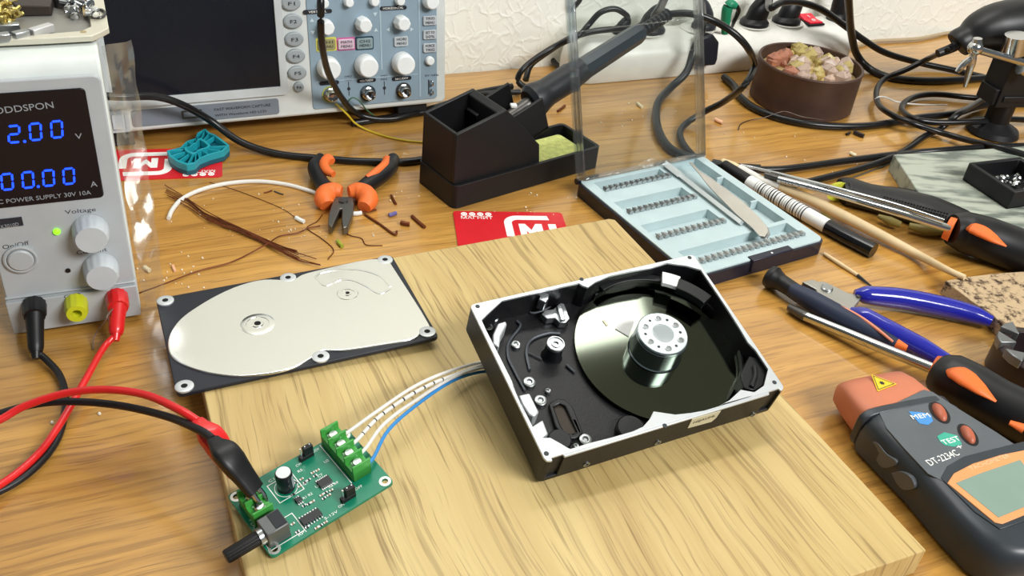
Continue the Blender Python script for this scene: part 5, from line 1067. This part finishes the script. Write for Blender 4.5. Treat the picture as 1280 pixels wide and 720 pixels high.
rodthing('craft_knife', 'navy handled precision tool with flared black end left of the cutters', 'hand tool', [
    ('end_cap', [(962, 345, 9), (967, 348, 9), (976, 353, 9), (992, 363, 9)], [8.2, 8.8, 6.2, 5.8], blk, dict(n=22)),
    ('grip', [(989, 362, 9), (1015, 376, 9), (1050, 395, 9), (1085, 413, 8.5), (1120, 430, 8)], [5.7, 7.2, 7.2, 6.2, 4.2], nv, dict(n=20)),
    ('stripe', [(1030, 377, 14), (1052, 384, 15), (1075, 396, 15), (1096, 411, 14), (1116, 427, 12)], [.6, 1.1, 1.1, 1.1, .8], mat('salmon stripe', (226, 140, 110), .5), dict(n=8)),
    ('orange_end', [(1116, 427, 8), (1134, 435, 8)], [4.4, 2.6], ora)])
bl = mat('glossy blue grip', (30, 34, 150), .16, coat=.6)
cp = at(1033, 362, 0); XF = Fr((cp.x, cp.y, 0)); t = thing('flush_cutters', 'flush cutters with glossy blue handles lying open on the bench', 'cutters', XF)
b = B(); b.prism([XF.z(u, v, 12) for u, v in ((1003, 352), (1016, 349), (1023, 352), (1029, 351), (1042, 357), (1060, 366), (1077, 370), (1074, 376), (1068, 383), (1076, 384), (1066, 390), (1052, 381), (1036, 377), (1024, 370), (1020, 361), (1012, 357))], 8, 12); obj('head', b, mat('satin cutter steel', (176, 174, 168), .34, .85), t, .5)
b = B(); q = XF.z(1033.5, 361, 12); b.lathe([(4.2, 12), (4.2, 13), (3.4, 13.6), (.1, 13.7)], 22, M.Translation((*q, 0))); obj('rivet', b, steel, t)
b = B(); q = XF.z(1073, 371, 12); b.lathe([(1.8, 12), (1.8, 13), (.1, 13.4)], 12, M.Translation((*q, 0))); obj('stop_screw', b, dsteel, t)
wt('handle', [(1068, 366, 12), (1085, 369, 11.5), (1130, 374, 10), (1180, 384, 9), (1215, 393, 8.5), (1239, 402, 8)], [2.5, 6.4, 7.6, 7.8, 7.4, 6.4, 4.2], bl, t, XF, n=20)
wt('handle', [(1062, 388, 12), (1078, 395, 11.5), (1110, 413, 10), (1150, 434, 9), (1188, 456, 8)], [2.5, 6.4, 7.2, 7, 5.6], bl, t, XF, n=20)
rodthing('wood_splinter', 'thin wooden skewer stub with dark point below the bit case', 'stick', [
    ('stick', [(1030, 317, 1.5), (1050, 330, 1.5), (1072, 344, 1.5)], [1.4, 1.7, 1.4], natw), ('dark_point', [(1072, 344, 1.5), (1092, 360, 1)], [1.2, .5], dink)])

# reel at the right edge
rl = at(1284, 470, 0); RL = Fr((rl.x, rl.y, 0), .2); t = thing('cast_bracket', 'dark round casting with grey metal teeth at the right edge', 'casting', RL)
brm = mat('dark brown metal', (52, 42, 42), .4, .4)
b = B(); b.lathe([(27, 0), (27, 20), (24, 22), (19, 22), (18, 3)], 40); obj('ring', b, brm, t, .5)
for k_ in range(5):
    a0 = PI*.55+k_*.72; b = B(); b.prism([(27.6*math.cos(a0), 27.6*math.sin(a0)), (28*math.cos(a0+.25), 28*math.sin(a0+.25)), (27.6*math.cos(a0+.5), 27.6*math.sin(a0+.5)), (16*math.cos(a0+.36), 16*math.sin(a0+.36))], 18, 25); obj('tooth', b, mat('grey cast teeth', (128, 130, 130), .4, .7), t, .8)

# ------------------------------------------------------------------ tachometer
TH = 27; o_ = at(1075, 510, TH); TA = Fr((o_.x, o_.y, 0), -1.169)
t = thing('tachometer', 'dark grey handheld tachometer with orange nose and grey display', 'tachometer', TA)
def A(u, v, h=TH): return TA.z(u, v, h)
left = [A(u, v) for u, v in ((1075, 510), (1080, 530), (1100, 555), (1130, 588), (1165, 625), (1200, 660), (1238, 694))]
right = [A(u, v) for u, v in ((1166, 479), (1200, 502), (1240, 526), (1278, 551))]
xL = sorted(p_[1] for p_ in left); 
# body outline in its own frame: x along the length, y across
x0, y0 = A(1075, 510); x1, y1 = A(1166, 479)
wN = abs(y1-y0); print('tach', [tuple(round(c_, 1) for c_ in p_) for p_ in left], [tuple(round(c_, 1) for c_ in p_) for p_ in right])
def prof(k, z): # outline at inset k
    P = [(2, 3), (8, -1.5), (20, -1), (50, 1), (80, 0), (98, 1), (108, 6), (113, 16), (115, wN/2+2)]
    Q = [(x, y) for x, y in P]+[(x, wN+4-y) for x, y in P[::-1]]+[(0, wN-4), (-1, wN/2), (0, 6)]
    mx_, my_ = 56, wN/2+2; return [((x-mx_)*(1-k/56)+mx_, (y-my_)*(1-k/(wN/2))+my_, z) for x, y in Q]
gun = mat('dark slate plastic', (48, 54, 60), .36, var=.06); face = mat('slate metallic face', (94, 99, 104), .4, .2)
b = B(); b.rings([prof(4, 0), prof(.5, 2.5), prof(0, 8), prof(0, 15), prof(1, 21), prof(3, 25), prof(6, TH)]); obj('body', b, gun, t, angle=50)
fp = [A(u, v, TH+.2) for u, v in ((1098, 514), (1155, 487), (1166, 490), (1200, 512), (1245, 540), (1272, 558), (1262, 564), (1230, 566), (1200, 576), (1185, 588), (1180, 602), (1160, 592), (1130, 560), (1108, 535))]
b = B(); b.prism(fp, TH-.6, TH+.3); obj('face_plate', b, face, t, .2)
ns = mat('orange brown nose', (196, 116, 84), .42)
b = B(); nsr = []
for x, hw, z0_, z1_ in ((6, wN/2-1, 3, 26.5), (-6, wN/2-1.5, 3, 26.5), (-18, wN/2-3, 3.5, 26), (-26, wN/2-4.5, 5, 24), (-30, wN/2-8, 8, 19)):
    my_ = wN/2+1; zc_ = (z0_+z1_)/2; hz = (z1_-z0_)/2
    nsr.append([(x, my_+hw*math.copysign(abs(math.cos(a_))**.45, math.cos(a_)), zc_+hz*math.copysign(abs(math.sin(a_))**.45, math.sin(a_))) for a_ in [2*PI*j/28 for j in range(28)]])
b.rings(nsr); obj('nose', b, ns, t, angle=60)
b = B(); k1 = [(3, y, z) for y, z in ()]; 
rg = []
for x in (1.5, 6.5):
    my_ = wN/2+1; rg.append([(x, my_+(wN/2+2.2)*math.copysign(abs(math.cos(a_))**.4, math.cos(a_)), 14+13.8*math.copysign(abs(math.sin(a_))**.4, math.sin(a_))) for a_ in [2*PI*j/36 for j in range(36)]])
b.rings(rg); obj('shoulder_band', b, gun, t, .8)
tri = [A(u, v, 26.6) for u, v in ((1089, 468), (1121, 480), (1097, 489))]
zt_ = 26.3; b = B(); b.prism(tri, zt_, zt_+.4); wl = obj('warning_sticker', b, mat('yellow sticker', (232, 196, 40), .5), t)
cx2 = sum(p_[0] for p_ in tri)/3; cy2 = sum(p_[1] for p_ in tri)/3
sc = lambda k: [((x-cx2)*k+cx2, (y-cy2)*k+cy2) for x, y in tri]
b = B(); b.prism(sc(.86), zt_+.4, zt_+.5, [sc(.76)]); b.prism(circ(cx2, cy2, 1.3, 10), zt_+.4, zt_+.5)
for k_ in range(8): a_ = k_*PI/4; b.box(cx2+1.6*math.cos(a_)-.2, cx2+1.6*math.cos(a_)+.2, cy2+1.6*math.sin(a_)-.2, cy2+1.6*math.sin(a_)+.2, zt_+.4, zt_+.5)
obj('warning_mark', b, dink, wl)
UZ = V((0, 0, 1))
def button_oval(u, v):
    q = A(u, v, TH); e0_ = V((*A(u-7, v-14), 0)); e1_ = V((*A(u+7, v+14), 0)); d = (e1_-e0_); ln = d.length/2*.95; T = M.Translation((q[0], q[1], 0)) @ M.Rotation(math.atan2(d.y, d.x), 4, 'Z')
    b = B(); b.T = T; b.prism([(ln*math.cos(a_)*1.05, ln*.62*math.sin(a_)) for a_ in [2*PI*j/28 for j in range(28)]], TH-.5, TH+.4); bo = obj('button_recess', b, blkm, t)
    b = B(); b.T = T; b.ball((0, 0, TH), (ln*.86, ln*.42, 3.4), 20, 8); obj('button', b, mat('brown orange button', (178, 96, 70), .4), bo)
button_oval(1174, 516); button_oval(1209.5, 544)
for (pts, c_, tx, ta, tb) in (([(1135, 515), (1152, 516), (1163, 519), (1166, 527), (1160, 532), (1149, 530), (1142, 522)], (70, 140, 205), 'MEM', (1141, 525), (1163, 522)), ([(1171, 546), (1180, 541), (1196, 545), (1202, 556), (1192, 559), (1180, 557), (1174, 552)], (60, 165, 140), 'TEST', (1180, 557), (1201, 551))):
    b = B(); b.prism([A(u, v, TH) for u, v in pts], TH, TH+.5); lo_ = obj('button_label', b, mat('label %s' % tx.lower(), c_, .4), t)
    b = B(); b.text(tx, (*A(*ta), TH+.5), (*A(*tb), TH+.5), 3.4, UZ, .2); obj('label_lettering', b, ink, lo_)
b = B(); b.text('DT-2234C', (*A(1163, 583), TH+.3), (*A(1200, 569), TH+.3), 4.2, UZ, .2); b.text('+', (*A(1199, 563), TH+.3), (*A(1205, 561), TH+.3), 4, UZ, .2); obj('model_lettering', b, ink, t)
# display: dark arch, orange bezel, glass, rectangles aligned with the body
arch = [A(u, v, TH+.3) for u, v in ((1176, 598), (1184, 583), (1205, 571), (1240, 562), (1280, 552), (1310, 600), (1300, 645), (1250, 662), (1218, 640))]
b = B(); b.prism(arch, TH-.5, TH+.7); obj('display_surround', b, gun, t, .3)
bz = [A(u, v, TH+.9) for u, v in ((1184, 604), (1192, 592), (1215, 580), (1250, 569), (1285, 562), (1312, 605), (1290, 640), (1253, 655), (1243, 653))]
b = B(); b.prism(bz, TH+.2, TH+1.2); dz = obj('display_bezel', b, mat('orange bezel', (222, 150, 96), .4), t, .3)
gl = [A(u, v, TH+1.2) for u, v in ((1195, 604), (1225, 592), (1275, 575), (1305, 612), (1285, 632), (1248, 647))]
b = B(); b.prism(gl, TH+1.0, TH+1.35); obj('display_glass', b, mat('grey green liquid crystal', (126, 148, 136), .2, var=.03), dz)
b = B(); b.text('TACHOMETER', (*A(1213, 590), TH+1.2), (*A(1262, 573), TH+1.2), 2.4, UZ, .15); obj('bezel_lettering', b, mat('pale peach print', (240, 190, 150), .5), dz)
for pts in (((1097, 527), (1106, 531), (1117, 544), (1129, 553), (1127, 559), (1114, 559.5), (1104, 547.5)), ((1124, 568), (1134, 569), (1146, 577.5), (1152, 589.5), (1140, 588), (1131, 579))):
    P3 = [TA.pl(u, v, 1, -1.2) for u, v in pts]; _z0 = min(p_.z for p_ in P3); _z1 = max(p_.z for p_ in P3); P3 = [V((p_.x, 9.5+(p_.z-_z0)/(_z1-_z0)*11, 0)) for p_ in P3]; q3 = spline(P3+P3[:1], 4)[:-1]
    b = B(); b.prism([(q.x, q.y) for q in q3], -.7, 3); b.v = [V((q.x, q.z, q.y)) for q in b.v]; obj('side_grip', b, mat('satin dark grip', (84, 88, 92), .3), t, .3)

# ------------------------------------------------------------------ scraps on the bench
def scrap(u, v, u2, v2, r, m_, lab, z=None, cat='scrap', name='wire_scrap'): cable(name, lab, cat, [(u, v, z or r), ((u+u2)/2, (v+v2)/2+.4, z or r), (u2, v2, z or r)], r, m_, 8, 3)
scrap(501, 278, 512, 280, 1.8, copper, 'brown stubby offcut, left of the pair right of the pliers')
scrap(515, 270, 531, 284, 1.3, copper, 'brown bent offcut, right of the pair beside the pliers')
scrap(486, 269, 495, 266, 1.5, mat('violet insulation', (96, 92, 150), .4), 'short violet sleeve offcut right of the pliers')
scrap(489, 244, 495, 255, 1.0, copper, 'dark curved snippet behind the violet offcut')
scrap(441, 267, 452, 266, 1.7, white, 'short white sleeve with wire under the plier handle'); scrap(452, 266, 470, 262, .8, copper, 'brown wire end beside the white sleeve by the pliers')
scrap(422, 301, 428, 308, 1.4, mat('green snippet', (150, 160, 50), .5), 'short olive green offcut in front of the plier jaws')
scrap(370, 272, 380, 277, 1.6, white, 'white crumpled offcut left of the plier jaws')
scrap(216, 332, 219, 339, 1.0, mat('peach snippet', (226, 176, 140), .5), 'tiny peach offcut left of the drive cover')
scrap(181, 334, 187, 338, 1.6, mat('cream snippet', (226, 214, 180), .5), 'cream crumb beside the power supply edge')
scrap(894, 149, 903, 153, 1.8, mat('peach snippet', (226, 150, 110), .5), 'peach coloured crumb right of the clear lid')
scrap(797, 129, 803, 134, 1.5, mat('cream snippet', (226, 214, 180), .5), 'cream crumb seen through the clear lid')
scrap(1068, 165, 1080, 170, 2.2, mat('black snippet', (30, 18, 18), .4), 'larger black fragment in front of the tin cable'); scrap(1058, 168, 1062, 166, 1.4, MATS['black snippet'], 'smaller black fragment beside the larger one by the cable')
scrap(697, 139, 706, 132, 1.2, copper, 'brown curled fragment behind the sponge tray')
scrap(330, 241, 340, 238, .6, copper, 'tiny looped wire inside the white wire arc'); scrap(343, 239, 354, 243, .6, dsteel, 'tiny grey wire right of the looped one')
scrap(1063, 191, 1070, 194, 1.6, MATS['cream snippet'], 'cream crumb on top of the long cable')
b = B(); R_ = random.Random(21)
cl = [(260, 260, 50, 22), (350, 270, 40, 22), (440, 290, 60, 20), (700, 240, 90, 10), (790, 145, 50, 16), (960, 170, 60, 12), (870, 130, 40, 14), (230, 340, 40, 20), (150, 345, 30, 12), (1060, 200, 60, 14), (345, 290, 60, 14), (660, 268, 40, 5), (500, 250, 40, 16)]
for i in range(150):
    c_ = R_.choice(cl); u, v = R_.gauss(c_[0], c_[2]*.6), R_.gauss(c_[1], c_[3]*.6); q = at(u, v, .4); s_ = R_.uniform(.3, .95)
    b.rock((q.x, q.y, s_*.7), s_, i, 5, 3)
fr = Fr(at(500, 250, 0)); tag(obj('bench_crumbs', b, mat('pale crumbs', (228, 214, 188), .7), fr=fr, wpts=True, flat=True), 'pale crumbs and solder specks strewn over the workbench', 'crumbs', kind='stuff')
for u, v, lab in ((372, 518.5, 0), (22, 516, 0)): pass
scrap(703, 297, 706, 299, 1.0, white, 'white speck near the card on the far side of the oak board') if False else None
for u, v, lab in ((22+43, 528, 'tiny shiny speck left of the crossing leads'), (124, 517, 'tiny shiny speck below the black lead')):
    q = at(u, v, .8); tag(obj('solder_speck', B().rock((0, 0, .8), 1.0, 4), mat('bright solder', (236, 230, 215), .4), fr=Fr((q.x, q.y, 0)), flat=True), lab, 'speck')
